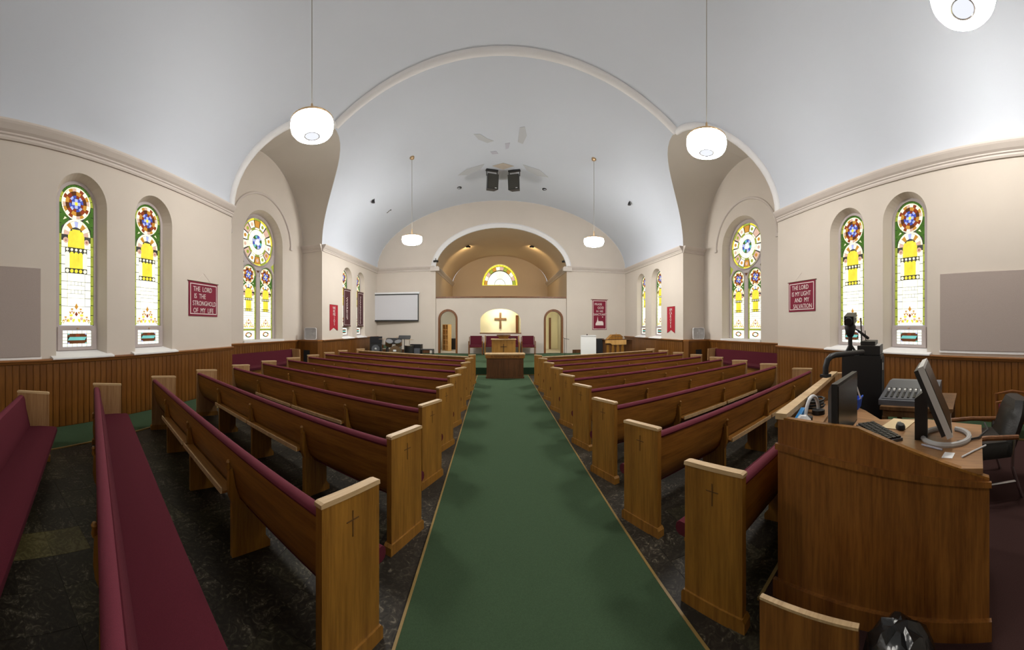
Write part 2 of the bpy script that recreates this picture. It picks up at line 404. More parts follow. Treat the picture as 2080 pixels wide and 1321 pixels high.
# ------------------------------------------------------------------ walls
def wframe(name, wall, label):
    (ox, oy), al = wall
    return holder(name, (ox, oy, 0), al, label)
def cornice(parent, s0, s1):
    prof = [(0, ZC0), (-0.03, ZC0), (-0.045, ZC0 + 0.03), (-0.045, ZC0 + 0.06), (-0.065, ZC0 + 0.075), (-0.065, ZC0 + 0.10), (-0.10, ZC0 + 0.13), (-0.15, ZC0 + 0.20), (-0.165, ZC0 + 0.23), (-0.165, ZC1), (0, ZC1)]
    return MB().rings([[(s0, y, z) for y, z in prof], [(s1, y, z) for y, z in prof]]).build('cornice', 'trim_paint', parent)
PLANK = None
def wainscot(parent, s0, s1, planks=True, w=0.118):
    global PLANK
    box('wainscot_backing', 'wainscot_wood', parent, s0, s1, -0.022, 0, 0.0, ZW - 0.05)
    MB().rings([[(s, y, z) for y, z in ((0, ZW), (-0.075, ZW), (-0.085, ZW - 0.012), (-0.085, ZW - 0.03), (-0.06, ZW - 0.042), (-0.05, ZW - 0.075), (-0.035, ZW - 0.085), (0, ZW - 0.085))] for s in (s0, s1)]).build('wainscot_cap', 'wainscot_cap', parent)
    if planks:
        if PLANK is None:
            PLANK = []
            for mt in ('wainscot_wood', 'wainscot_wood_b'):
                m = MB().rings([[(x, y, z) for x, y in ((-w / 2 + 0.003, -0.02), (-w / 2 + 0.010, -0.032), (w / 2 - 0.010, -0.032), (w / 2 - 0.003, -0.02))] for z in (0.014, ZW - 0.08)]).build('plank', mt, parent)
                PLANK.append(m.data); bpy.data.objects.remove(m)
        n = int((s1 - s0) / w)
        for i in range(n):
            o = bpy.data.objects.new('plank', random.choice(PLANK)); COL.objects.link(o); o.parent = parent; o.location = (s0 + (i + 0.5) * (s1 - s0) / n, 0, 0)
def panel_wall(name, wall, s0, s1, label, holes=(), ztop=ZC1, planks=None, corn=True, mat='plaster', top=None):
    h = wframe(name, wall, label)
    outer = [(s0, 0.0), (s1, 0.0)] + (top or [(s1, ztop), (s0, ztop)])
    holed('plaster', outer, [list(x) for x in holes], mat, h)
    if corn: cornice(h, s0, s1)
    if planks is not None: wainscot(h, *planks)
    return h
# window centres along each wall
NEAR = dict(hw=0.52, zs=3.87, z0=1.18)
def opening(c): return arch(c, 0.52, 1.18, 3.87)
LWs, RWs, FLs, FRs = (1.97, 3.68), (-3.91, -2.37), (13.72, 15.25), (-15.42, -13.75)
sL1 = YE * KL; sR0 = -YE * KL
wl = panel_wall('wall_left', LNW, YR * KL, sL1, 'cream plaster side wall with the stronghold banner', [opening(c) for c in LWs], planks=(-1.0, sL1))
wr = panel_wall('wall_right', RNW, sR0, -YR * KL, 'cream plaster side wall with the salvation banner', [opening(c) for c in RWs], planks=(sR0, 1.0))
fr_open = lambda c: arch(c, 0.50, 1.18, 3.87)
wfl = panel_wall('wall_left', FLW, YP, YB, 'cream side wall beside the drum kit', [fr_open(c) for c in FLs], planks=(YP, YB, True, 0.16))
wfr = panel_wall('wall_right', FRW, -YB, -YP, 'cream side wall beside the piano', [fr_open(c) for c in FRs], planks=(-YB, -YP, True, 0.16))
def lunette_top(s0, s1):                         # outline of the transept vault end
    m = (s0 + s1) / 2; h = (s1 - s0) / 2
    return [(m + h * cos(pi * k / 24), ZC1 + (ZT - ZC1) * sin(pi * k / 24)) for k in range(25)]
t_open = arch(YM + 0.08, 1.06, 1.22, 4.66)
wtl = panel_wall('wall_left', TLW, YE, YP, 'transept end wall with the rose window on the drum kit side', [t_open], corn=False, top=lunette_top(YE, YP), planks=(YE, YP))
wtr = panel_wall('wall_right', TRW, -YP, -YE, 'transept end wall with the rose window on the piano side', [arch(-YM - 0.24, 1.06, 1.22, 4.66)], corn=False, top=lunette_top(-YP, -YE), planks=(-YP, -YE))
for h, c in ((wtl, YM + 0.03), (wtr, -YM - 0.03)):   # arched moulding on the transept wall
    MB().tube([(c + 1.62 * cos(pi * k / 28), -0.01, 4.72 + 1.55 * sin(pi * k / 28)) for k in range(29)], 0.045, 8).build('arch_moulding', 'trim_paint', h, smooth=True)
    MB().box(c + 1.56, c + 1.69, -0.06, 0.0, 4.62, 4.73).build('moulding_stop', 'trim_paint', h)
    MB().box(c - 1.69, c - 1.56, -0.06, 0.0, 4.62, 4.73).build('moulding_stop', 'trim_paint', h)
# piers facing the entrance, and the returns at the end of the near walls
for x0, x1, nm in ((XTL, XFL, 'drum kit'), (XFR, XTR, 'piano')):
    panel_wall('wall_front', ((0.0, YP), 0.0), x0, x1, 'narrow pier face on the %s side' % nm, planks=(x0, x1))
    h = wframe('wall_rear', ((0.0, YE), pi), 'narrow transept return wall on the %s side' % nm)
    a, b = (XTL, XL(YE)) if x0 < 0 else (XR(YE), XTR)
    holed('plaster', [(-b, 0), (-a, 0), (-a, ZC1), (-b, ZC1)], [], 'plaster', h)
    box('wainscot_backing', 'wainscot_wood', h, -b, -a, -0.03, 0, 0, ZW - 0.03)
# ledge on top of the pier wainscot
for x0, x1, nm in ((XTL, XFL + 0.05, 'drum kit'), (XFR - 0.05, XTR, 'piano')):
    b_ = tag(MB().box(x0 + 0.04, x1, YP - 0.42, YP - 0.06, 0.014, ZW - 0.04).build('pier_cabinet', 'wainscot_wood'), 'boxed-in oak ledge cabinet in front of the %s-side pier' % nm, 'cabinet')
    box('cabinet_top', 'wainscot_cap', b_, x0 + 0.03, x1 + 0.02, YP - 0.45, YP - 0.06, ZW - 0.04, ZW + 0.012)
    v = box('vent_grille', 'black_cloth', b_, (x0 + x1) / 2 - 0.16, (x0 + x1) / 2 + 0.12, YP - 0.43, YP - 0.415, 0.25, 0.78)
# rear wall (behind the viewer)
hr = wframe('wall_rear', ((0.0, YR), pi), 'plain rear wall')
holed('plaster', [(-6, 0), (6, 0), (6, 9.3), (-6, 9.3)], [], 'plaster', hr)
# front wall with the chancel arch
AXC, AHW = 0.24, 3.50
AZS = 4.72
def arch_c(hw, rise, n=32): return [(AXC - hw, 0.0), (AXC + hw, 0.0)] + [(AXC + hw * cos(pi * k / n), AZS + rise * sin(pi * k / n)) for k in range(n + 1)]
cF = (XFL + XFR) / 2; hF = (XFR - XFL) / 2
fw_top = [(cF + hF * cos(pi * k / 32), ZC1 + (crown(YB) - ZC1) * sin(pi * k / 32)) for k in range(33)]
hf = wframe('wall_front', ((0.0, YB), 0.0), 'front wall with the wide chancel arch')
hole = [(AXC + AHW * cos(pi * k / 32), AZS + 2.17 * sin(pi * k / 32)) for k in range(33)]
outer = [(XFL, 0), (AXC - AHW, 0), *hole[::-1], (AXC + AHW, 0), (XFR, 0), *fw_top]
holed('plaster', outer, [], 'plaster', hf)
cornice(hf, XFL, AXC - AHW - 0.02); cornice(hf, AXC + AHW + 0.02, XFR)
# arch trim, flat band with a bead
ring = [[(AXC + (AHW + a) * cos(pi * k / 40), y, AZS + (2.17 + a) * sin(pi * k / 40)) for a, y in ((-0.02, 0.05), (-0.02, -0.05), (0.11, -0.05), (0.18, -0.08), (0.24, -0.05), (0.24, 0.0))] for k in range(41)]
MB().rings(ring).build('arch_band', 'white_trim', hf, smooth=True)
for sx in (-1, 1):
    x = AXC + sx * AHW
    box('pilaster', 'plaster', hf, min(x - 0.02 * sx, x + 0.14 * sx), max(x - 0.02 * sx, x + 0.14 * sx), -0.025, 0.06, STG, ZC0)
    box('impost', 'trim_paint', hf, x - 0.24, x + 0.24, -0.17, 0.1, ZC0 - 0.02, ZC1 - 0.08)
box('baseboard', 'dark_wood', hf, XFL, AXC - AHW - 0.3, -0.03, 0, STG, STG + 0.18); box('baseboard', 'dark_wood', hf, AXC + AHW + 0.3, XFR, -0.03, 0, STG, STG + 0.18)

# ------------------------------------------------------------------ chancel: screen wall, rooms behind, loft above
YS = YB + 0.15
hs = wframe('wall_front', ((0.0, YS), 0.0), 'cream screen wall with two arched doorways and a niche')
DL, DR = (-2.60, 0.42), (3.03, 0.42)
d_open = lambda c, hw=0.42, top=2.50: arch(c, hw, STG, top - hw)
n_open = [(-0.87, 1.36), (1.27, 1.36)] + [(0.20 + 1.07 * cos(pi * k / 24), 2.02 + 0.62 * sin(pi * k / 24)) for k in range(25)]
holed('plaster', [(AXC - AHW, STG), (AXC + AHW, STG), (AXC + AHW, 3.22), (AXC - AHW, 3.22)], [d_open(DL[0]), d_open(DR[0]), n_open], 'plaster', hs, thick=0.12)
box('top_rail', 'door_wood', hs, AXC - AHW, AXC + AHW, -0.05, 0.17, 3.22, 3.29)
box('niche_sill', 'door_wood', hs, -0.90, 1.30, -0.03, 0.13, 1.325, 1.365)
for c, nm in ((DL[0], 'door_1'), (DR[0], 'door_2')):
    h = holder(nm, (c, YS, 0), 0.0, 'arched doorway with dark wood casing beside the %s' % ('drum kit' if c < 0 else 'whiteboard'))
    a = arch(0, 0.52, STG, 2.10); b = arch(0, 0.42, STG, 2.08)
    MB().rings([[(x, -0.05, z) for x, z in a[1:]] + [], [(x, -0.05, z) for x, z in b[1:]], [(x, 0.16, z) for x, z in b[1:]], [(x, 0.16, z) for x, z in a[1:]], [(x, -0.05, z) for x, z in a[1:]]], closed=False).build('casing', 'door_wood', h)
    sL_ = [(-0.52, STG), (-0.42, STG), (-0.42, 2.08), (-0.52, 2.10)]
    MB().prism(sL_, -0.05, 0.16).build('casing_jamb', 'door_wood', h)
# rooms: floor, back walls, dividing walls, ceiling (the loft floor)
rm = wframe('floor', ((0.0, YS), 0.0), 'floor of the rooms behind the screen wall')
box('room_floor', 'beige_floor', rm, AXC - AHW - 0.6, AXC + AHW + 1.2, 0.12, 4.0, STG - 0.05, STG)
rc_ = wframe('ceiling', ((0.0, YS), 0.0), 'loft floor above the rooms')
box('loft_floor', 'room_wall', rc_, AXC - AHW, AXC + AHW, 0.12, 6.9, 2.80, 2.9)
rw = wframe('wall_rear', ((0.0, YS), 0.0), 'walls of the rooms behind the screen')
box('room_wall', 'room_wall', rw, AXC - AHW - 0.6, -1.2, 3.2, 3.3, STG, 2.8)
box('room_wall', 'niche_wall', rw, -1.6, 2.1, 1.0, 1.1, STG, 2.8)
box('room_wall', 'room_wall', rw, -1.65, -1.6, 0.13, 3.3, STG, 2.8)
box('room_wall', 'room_wall', rw, 2.05, 2.1, 0.13, 3.3, STG, 2.8)
box('room_wall', 'niche_wall', rw, 2.1, AXC + AHW + 1.2, 3.2, 3.3, STG, 2.8)
box('room_wall', 'room_wall', rw, AXC - AHW - 0.65, AXC - AHW - 0.6, 0.13, 3.3, STG, 2.8)
box('room_wall', 'room_wall', rw, AXC + AHW + 0.1, AXC + AHW + 0.15, 0.13, 3.3, STG, 2.8)
box('door_leaf', 'door_wood', rw, 1.06, 1.20, 0.94, 1.0, 1.3, 2.32)
box('door_casing', 'door_wood', rw, 3.28, 3.40, 3.14, 3.2, STG, 2.25)
box('black_cabinet_front', 'black_plastic', rw, -3.05, -2.55, 2.9, 3.2, STG, 0.95)
for x0, x1, y0, y1, mt, lb in ((-2.95, -2.30, 1.0, 1.25, 'tube_cool', 'bright ceiling light in the bookcase room'), (2.75, 3.45, 1.2, 1.45, 'tube_warm', 'warm ceiling light in the corridor beyond the whiteboard-side doorway'), (-0.5, 0.9, 0.35, 0.50, 'tube_warm', 'hidden strip light above the wall cross')):
    t = thing('ceiling_light', lb, 'light', ((x0 + x1) / 2, YS + (y0 + y1) / 2, 2.80))
    hx, hy = (x1 - x0) / 2, (y1 - y0) / 2
    box('light_housing', 'white_plastic', t, -hx - 0.03, hx + 0.03, -hy - 0.03, hy + 0.03, -0.04, 0.0)
    MB().rings([[(x, y, z) for x, y in ((-hx, -hy), (hx, -hy), (hx, hy), (-hx, hy))] for z in (-0.04,)] + [[(x * 0.9, y * 0.8, -0.09) for x, y in ((-hx, -hy), (hx, -hy), (hx, hy), (-hx, hy))]]).build('diffuser', mt, t)
bs = thing('bookcase', 'tall pine bookcase with open shelves inside the drum-side doorway', 'bookcase', (-2.93, YS + 1.85, STG), -0.9)
MB().box(-0.32, 0.32, 0.10, 0.12, 0, 1.55).build('back_panel', 'pine', bs)
for x in (-0.32, 0.0, 0.30): box('side_panel', 'pine', bs, x, x + 0.02, -0.12, 0.10, 0, 1.55)
for k in range(6): box('shelf', 'pine', bs, -0.32, 0.32, -0.12, 0.10, 0.02 + k * 0.30, 0.045 + k * 0.30)
cr = thing('wall_cross', 'plain wooden cross on the lit niche wall', 'cross', (0.205, YS + 0.985, 0))
box('upright', 'table_wood', cr, -0.055, 0.055, -0.04, 0.012, 1.58, 2.47); box('crossbar', 'table_wood', cr, -0.335, 0.335, -0.045, 0.010, 2.06, 2.17)
# chancel vault and back wall above the loft
mb = MB()
mb.rings([[(AXC + (AHW + 0.02) * cos(pi * k / 32), y, AZS + 2.15 * sin(pi * k / 32)) for k in range(33)] for y in (YB, YC)], closed=False)
struct(mb.build('ceiling', 'chancel_tan', smooth=True), 'tan barrel vault over the choir loft')
hb = wframe('wall_front', ((0.0, YC), 0.0), 'tan back wall of the choir loft with the half-round window')
lun = [(-1.12 + 0.0, 4.70)] + [(0.23 + 1.35 * cos(pi * k / 24), 4.70 + 1.62 * sin(pi * k / 24)) for k in range(25)]
lun = [(0.23 + 1.35 * cos(pi * k / 24), 4.70 + 1.60 * sin(pi * k / 24)) for k in range(25)]
holed('plaster', [(AXC - AHW, 2.8), (AXC + AHW, 2.8)] + [(AXC + AHW * cos(pi * k / 32), AZS + 2.17 * sin(pi * k / 32)) for k in range(33)], [lun], 'chancel_tan', hb)
for sx, al in ((-1, pi / 2), (1, -pi / 2)):
    h = wframe('wall_left' if sx < 0 else 'wall_right', ((AXC + sx * AHW, 0.0), al), 'tan side wall of the choir loft')
    a, b = sorted((YB * (1 if sx < 0 else -1), YC * (1 if sx < 0 else -1)))
    holed('plaster', [(a, 2.8), (b, 2.8), (b, AZS + 0.02), (a, AZS + 0.02)], [], 'chancel_tan', h)
    cornice(h, a, b)

# ------------------------------------------------------------------ stained glass
GNAMES = ['g_white', 'g_cream', 'g_yellow', 'g_lime', 'g_green', 'g_amber', 'g_red', 'g_brown', 'g_pink', 'g_blue', 'g_lav', 'g_teal']
GI = {n[2:]: i for i, n in enumerate(GNAMES)}
GAP = 0.0065
def pane_mesh(poly, col, y=0.0, th=0.008):
    cx = sum(p[0] for p in poly) / len(poly); cz = sum(p[1] for p in poly) / len(poly)
    q = []
    for x, z in poly:
        d = hypot(x - cx, z - cz); k = max(0.3, 1 - GAP / max(d, 1e-4)); q.append((cx + (x - cx) * k, cz + (z - cz) * k))
    m = MB().prism(q, y - th, y)
    me = bpy.data.meshes.new('pane'); me.from_pydata(m.v, [], m.f); me.materials.append(MATS['g_' + col]); return me
def multi(name, polys, y=0.0, th=0.010, gap=0.004):
    mb = MB()
    for poly, col in polys:
        cx = sum(p[0] for p in poly) / len(poly); cz = sum(p[1] for p in poly) / len(poly)
        q = [(cx + (x - cx) * max(0.3, 1 - gap / max(hypot(x - cx, z - cz), 1e-4)), cz + (z - cz) * max(0.3, 1 - gap / max(hypot(x - cx, z - cz), 1e-4))) for x, z in poly]
        mb.prism(q, y - th, y, mi=GI[col])
    me = bpy.data.meshes.new(name); me.from_pydata(mb.v, [], mb.f)
    for n in GNAMES: me.materials.append(MATS[n])
    for p, i in zip(me.polygons, mb.m): p.material_index = i
    return me
def rect(x0, x1, z0, z1): return [(x0, z0), (x1, z0), (x1, z1), (x0, z1)]
def sector(cx, cz, r0, r1, a0, a1, n=3, k=1.0):
    return [(cx + r1 * cos(a0 + (a1 - a0) * i / n), cz + k * r1 * sin(a0 + (a1 - a0) * i / n)) for i in range(n + 1)] + [(cx + r0 * cos(a1 - (a1 - a0) * i / n), cz + k * r0 * sin(a1 - (a1 - a0) * i / n)) for i in range(n + 1)]
def medallion(cz, R, cx=0.0):
    P = []
    for i in range(3):
        for j in range(3):
            s = R * 0.2
            P.append((rect(cx + (i - 1.5) * s, cx + (i - 0.5) * s, cz + (j - 1.5) * s, cz + (j - 0.5) * s), 'yellow' if i == j == 1 else ('lav' if (i + j) % 2 else 'blue')))
    for k in range(12):
        a = 2 * pi * k / 12; d = 2 * pi / 12
        P.append((sector(cx, cz, R * 0.34, R * 0.50, a, a + d), 'blue' if k % 3 == 0 else ('lav' if k % 3 == 1 else 'red')))
        P.append((sector(cx, cz, R * 0.50, R * 0.74, a, a + d), ('brown', 'red', 'amber')[k % 3]))
    for k in range(20):
        a = 2 * pi * k / 20; d = 2 * pi / 20
        P.append((sector(cx, cz, R * 0.74, R * 0.93, a, a + d, 2), ('pink', 'amber', 'cream', 'red', 'cream')[k % 5]))
        P.append((sector(cx, cz, R * 0.93, R * 1.0, a, a + d, 2), 'cream'))
    return P
def scroll(z0, h, W):
    P = [([(0, z0 + h), (0.04, z0 + h * 0.82), (0, z0 + h * 0.68), (-0.04, z0 + h * 0.82)], 'amber'), ([(0, z0 + 0.60 * h), (0.035, z0 + 0.47 * h), (0, z0 + 0.36 * h), (-0.035, z0 + 0.47 * h)], 'red')]
    for s in (-1, 1):
        for cx, cz, r, c in ((0.09, 0.60, 0.06, 'amber'), (0.11, 0.26, 0.085, 'yellow'), (0.22, 0.22, 0.06, 'amber'), (0.28, 0.10, 0.035, 'lime')):
            if cx + r * 0.6 > W: continue
            for k in range(6):
                a = 2 * pi * k / 6
                P.append((sector(s * cx, z0 + cz * h, r * 0.45, r, a, a + pi / 3, 2), c if k % 2 else 'cream'))
            P.append((circle(s * cx, z0 + cz * h, r * 0.40, 8), 'pink'))
    return P
def lancet_glass(W, z0, z1):
    """list of (mesh, name) for one arched light; W half width"""
    zs = z1 - W; out = []; b = 0.055 * W / 0.36
    n = max(6, int(round((zs - z0) / 0.19)))
    for s in (-1, 1):
        for k in range(n):
            a, c = z0 + (zs - z0) * k / n, z0 + (zs - z0) * (k + 1) / n
            col = 'lime' if k < n * 0.72 else 'green'
            out.append((pane_mesh(rect(*sorted((s * W, s * (W - b))), a, c), col), 'pane'))
    for k in range(10):
        out.append((pane_mesh(sector(0, zs, W - b, W, pi * k / 10, pi * (k + 1) / 10, 2), 'green' if 1 < k < 8 else 'lime'), 'pane'))
    Wi = W - b
    R = Wi * 0.985; mz = zs + 0.02
    out.append((multi('medallion', medallion(mz, R)), 'medallion'))
    # green spandrels under the medallion
    az = mz - 2 * R + 0.02
    P = []
    for s in (-1, 1):
        P += [([(s * Wi, mz - R * 0.35), (s * Wi, az + R * 0.45), (s * R * 0.45, mz - R * 1.0)], 'green'), ([(s * Wi * 0.78, mz - R * 0.86), (s * Wi * 0.90, az + R * 0.85), (s * Wi * 0.62, az + R * 0.98)], 'cream')]
    out.append((multi('spandrel_glass', P, y=0.001), 'spandrel_glass'))
    # arched panel with scrolls, then columns of yellow, then clear lights
    P = []
    for k in range(9):
        a = pi * k / 9
        P.append((sector(0, az, R * 0.86, R * 0.99, a, a + pi / 9, 2), 'cream'))
        P.append((sector(0, az, R * 0.50, R * 0.86, a, a + pi / 9, 2), ('pink', 'cream', 'amber', 'cream', 'lav', 'cream', 'amber', 'cream', 'pink')[k]))
    for s in (-1, 1):
        P += [(circle(s * R * 0.72, az - 0.10, R * 0.19, 10), 'pink'), (circle(s * R * 0.72, az - 0.10, R * 0.09, 8), 'red')]
    out.append((multi('arched_panel', P), 'arched_panel'))
    zA, zB, zCc, zD = az + R * 0.46, az - R * 0.75, az - R * 0.98, az - R * 2.0
    zE = z0 + (z1 - z0) * 0.135
    cw = Wi * 0.56 / 2
    for k in range(4):
        x0 = -cw * 2 + cw * k
        dz = R * 0.10 if k in (1, 2) else 0.0
        out.append((pane_mesh(rect(x0, x0 + cw, zB, az + R * 0.28 + dz), 'yellow'), 'pane'))
    c5 = Wi * 1.5 / 5
    for k in range(5):
        q = -Wi * 0.75 + c5 * k
        out.append((pane_mesh([(q, zD), (q + c5, zD), (q + c5, zCc - 0.03), (q + c5 * 0.72, zCc), (q + c5 * 0.28, zCc), (q, zCc - 0.03)], 'yellow' if k % 4 else 'cream'), 'pane'))
        out.append((pane_mesh(circle(q + c5 / 2, (zB + zCc) / 2, min(c5, zB - zCc) * 0.46, 10), 'cream'), 'pane'))
        out.append((pane_mesh(circle(q + c5 / 2, zD - cw * 0.5, cw * 0.48, 10), 'yellow' if k % 4 else 'cream'), 'pane'))
    for s in (-1, 1):
        xa, xb = sorted((s * Wi, s * cw * 2))
        out.append((pane_mesh(rect(xa, xb, zB, az - R * 0.35), 'cream'), 'pane'))
        xa, xb = sorted((s * Wi, s * Wi * 0.75))
        for k in range(3):
            q0, q1 = zD - cw + (zB - zD + cw) * k / 3, zD - cw + (zB - zD + cw) * (k + 1) / 3
            out.append((pane_mesh(rect(xa, xb, q0, q1), 'white'), 'pane'))
    zt = zD - cw; m = 4
    for r in range(m):
        q0, q1 = zE + (zt - zE) * r / m, zE + (zt - zE) * (r + 1) / m
        if r in (1, 2):
            for k in range(5): out.append((pane_mesh(rect(-Wi * 0.6 + Wi * 0.24 * k, -Wi * 0.6 + Wi * 0.24 * (k + 1), q1 - 0.07, q1), 'white'), 'pane'))
            q1b = q1 - 0.07
        else: q1b = q1
        out.append((pane_mesh(rect(-Wi * 0.6, Wi * 0.6, q0, q1b), 'white'), 'pane'))
        for s in (-1, 1): out.append((pane_mesh(rect(*sorted((s * Wi, s * Wi * 0.6)), q0, q1), 'white'), 'pane'))
    out.append((pane_mesh(rect(-Wi, Wi, z0 + 0.0, zE), 'white', y=0.0, th=0.004), 'pane'))
    out.append((multi('scroll_ornament', scroll(z0 + 0.02, zE - z0 + 0.04, Wi), y=-0.002), 'scroll_ornament'))
    out.append((MBdata('lead_came', MB().prism(arch(0, W, z0, zs), 0.002, 0.012), 'lead'), 'lead_came'))
    return out
def MBdata(name, m, mat):
    me = bpy.data.meshes.new(name); me.from_pydata(m.v, [], m.f); me.materials.append(MATS[mat]); return me
def sash_glass(W, z0, z1):
    out = [(MBdata('lead_came', MB().prism(rect(-W, W, z0, z1), 0.002, 0.012), 'lead'), 'lead_came')]
    nx, nz = 6, 5
    for i in range(nx):
        for j in range(nz):
            if 0 < i < nx - 1 and 0 < j < nz - 1: continue
            out.append((pane_mesh(rect(-W + 2 * W * i / nx, -W + 2 * W * (i + 1) / nx, z0 + (z1 - z0) * j / nz, z0 + (z1 - z0) * (j + 1) / nz), 'white'), 'pane'))
    a, b = W * 0.66, (z1 - z0) * 0.30; c = (z0 + z1) / 2
    P = [(rect(-a, a, c + b * 0.35, c + b), 'brown'), (rect(-a, a, c - b, c - b * 0.35), 'brown'), ([(-a, c - b * 0.35), (a * 0.8, c - b * 0.35), (a, c + b * 0.35), (-a * 0.8, c + b * 0.35)], 'teal'),
         (rect(-a * 0.2, a * 0.25, c + b * 0.4, c + b * 0.95), 'red')]
    for s in (-1, 1):
        for t in (-1, 1):
            P.append((rect(*sorted((s * a * 0.80, s * a * 1.0)), *sorted((c + t * b * 0.75, c + t * b * 1.1))), 'lav' if s * t > 0 else 'teal'))
    out.append((multi('ornament_panel', P, y=-0.004), 'ornament_panel'))
    return out
def place(lst, parent, dx=0.0, dy=0.0):
    for me, nm in lst:
        o = bpy.data.objects.new(nm, me); COL.objects.link(o); o.parent = parent; o.location = (dx, dy, 0)
        if nm in ('medallion', 'scroll_ornament', 'arched_panel', 'spandrel_glass', 'ornament_panel'): o['kind'] = 'stuff'
def lerp_loop(name, a, ya, b, yb, mat, parent): return MB().rings([[(x, ya, z) for x, z in a], [(x, yb, z) for x, z in b]], caps=False).build(name, mat, parent)
GL_NEAR = lancet_glass(0.36, 1.72, 4.27); SASH = sash_glass(0.30, 1.335, 1.625)
wn = 0
def side_window(wall, c, label, hw=0.52):
    global wn; wn += 1
    (ox, oy), al = wall
    o = holder('window_%d' % wn, (ox + cos(al) * c, oy + sin(al) * c, 0), al, label)
    lerp_loop('reveal', arch(0, hw, 1.18, 3.87), 0.0, arch(0, 0.425, 1.265, 3.90), 0.20, 'plaster', o)
    holed('frame', arch(0, 0.43, 1.255, 3.90), [arch(0, 0.36, 1.715, 3.91), rect(-0.305, 0.305, 1.33, 1.63)], 'sash_paint', o, y=0.20, thick=0.05)
    holed('sash', rect(-0.40, 0.40, 1.275, 1.69), [rect(-0.305, 0.305, 1.33, 1.63)], 'sash_paint', o, y=0.175, thick=0.03)
    box('latch', 'brass', o, -0.02, 0.02, 0.16, 0.18, 1.655, 1.675)
    MB().prism([(0.21, 1.27), (-0.10, 1.175), (-0.10, 1.15), (0.21, 1.16)], -hw - 0.10, hw + 0.10, plane='yz').build('sill', 'white_trim', o)
    place(GL_NEAR, o, dy=0.235); place(SASH, o, dy=0.20)
    return o
near_lab = ['tall stained glass window nearest the felt panel on the stronghold banner wall', 'tall stained glass window beside the stronghold banner', 'tall stained glass window beside the salvation banner', 'tall stained glass window nearest the felt panel on the salvation banner wall']
for c, lb in zip(LWs, near_lab[:2]): side_window(LNW, c, lb)
for c, lb in zip(RWs, near_lab[2:]): side_window(RNW, c, lb)
for c, lb in zip(FLs, ('narrow stained glass window behind the worship banner', 'narrow stained glass window next to the projection screen')): side_window(FLW, c, lb, 0.50)
for c, lb in zip(FRs, ('narrow stained glass window closest to the piano', 'narrow stained glass window beside the red banner on the piano side')): side_window(FRW, c, lb, 0.50)
# transept windows: rose over two lancets
GL_T = lancet_glass(0.36, 1.62, 3.83)
def t_bottom():
    out = [(MBdata('lead_came', MB().prism(rect(-0.36, 0.36, 1.25, 1.60), 0.002, 0.012), 'lead'), 'lead_came')]
    out.append((pane_mesh(rect(-0.36, 0.36, 1.56, 1.62), 'lime', y=-0.002), 'pane'))
    for x0, x1 in ((-0.36, -0.31), (0.31, 0.36)): out.append((pane_mesh(rect(x0, x1, 1.25, 1.56), 'lime'), 'pane'))
    for x0, x1 in ((-0.31, -0.2), (-0.2, 0.2), (0.2, 0.31)): out.append((pane_mesh(rect(x0, x1, 1.25, 1.56), 'white'), 'pane'))
    P = []
    for k in range(8):
        P.append((sector(0, 1.41, 0.10, 0.17, pi * k / 4, pi * k / 4 + pi / 4, 2, 0.55), ('brown', 'green', 'red', 'amber')[k % 4]))
    out.append((multi('ornament_panel', P, y=-0.006), 'ornament_panel'))
    return out
GL_TB = t_bottom()
def rose_glass(R):
    out = []
    for k in range(14):
        a = 2 * pi * k / 14; d = 2 * pi / 14
        out.append((pane_mesh(sector(0, 0, R * 0.92, R, a, a + d, 3), 'lime' if k % 2 else 'yellow'), 'pane'))
        out.append((pane_mesh(sector(0, 0, R * 0.62, R * 0.91, a + 0.03, a + d - 0.03, 3), ('cream', 'pink', 'white', 'amber', 'cream', 'pink', 'white')[k % 7]), 'pane'))
        out.append((pane_mesh(circle(R * 0.77 * cos(a + d / 2), R * 0.77 * sin(a + d / 2), R * 0.085, 9), ('amber', 'pink', 'lime')[k % 3], y=-0.006), 'pane'))
        out.append((pane_mesh(sector(0, 0, R * 0.54, R * 0.61, a, a + d, 3), 'cream' if k % 2 else 'lime'), 'pane'))
    for k in range(20):
        a = 2 * pi * k / 20; out.append((pane_mesh(sector(0, 0, R * 0.30, R * 0.53, a, a + pi / 10, 2), 'white' if k % 2 else 'cream'), 'pane'))
    P = [(rect(-R * 0.10, R * 0.10, -R * 0.13, R * 0.13), 'white')]
    for k in range(12):
        a = 2 * pi * k / 12; P.append((sector(0, 0, R * 0.17, R * 0.29, a, a + pi / 6, 2), ('green', 'lav', 'blue', 'teal')[k % 4]))
    for k in range(8): P.append((sector(0, 0, R * 0.11, R * 0.165, 2 * pi * k / 8, 2 * pi * (k + 1) / 8, 2), ('lav', 'white', 'blue')[k % 3]))
    out.append((multi('medallion', P), 'medallion'))
    out.append((MBdata('lead_came', MB().prism(circle(0, 0, R, 40), 0.002, 0.014), 'lead'), 'lead_came'))
    return out
GL_R = rose_glass(0.84)
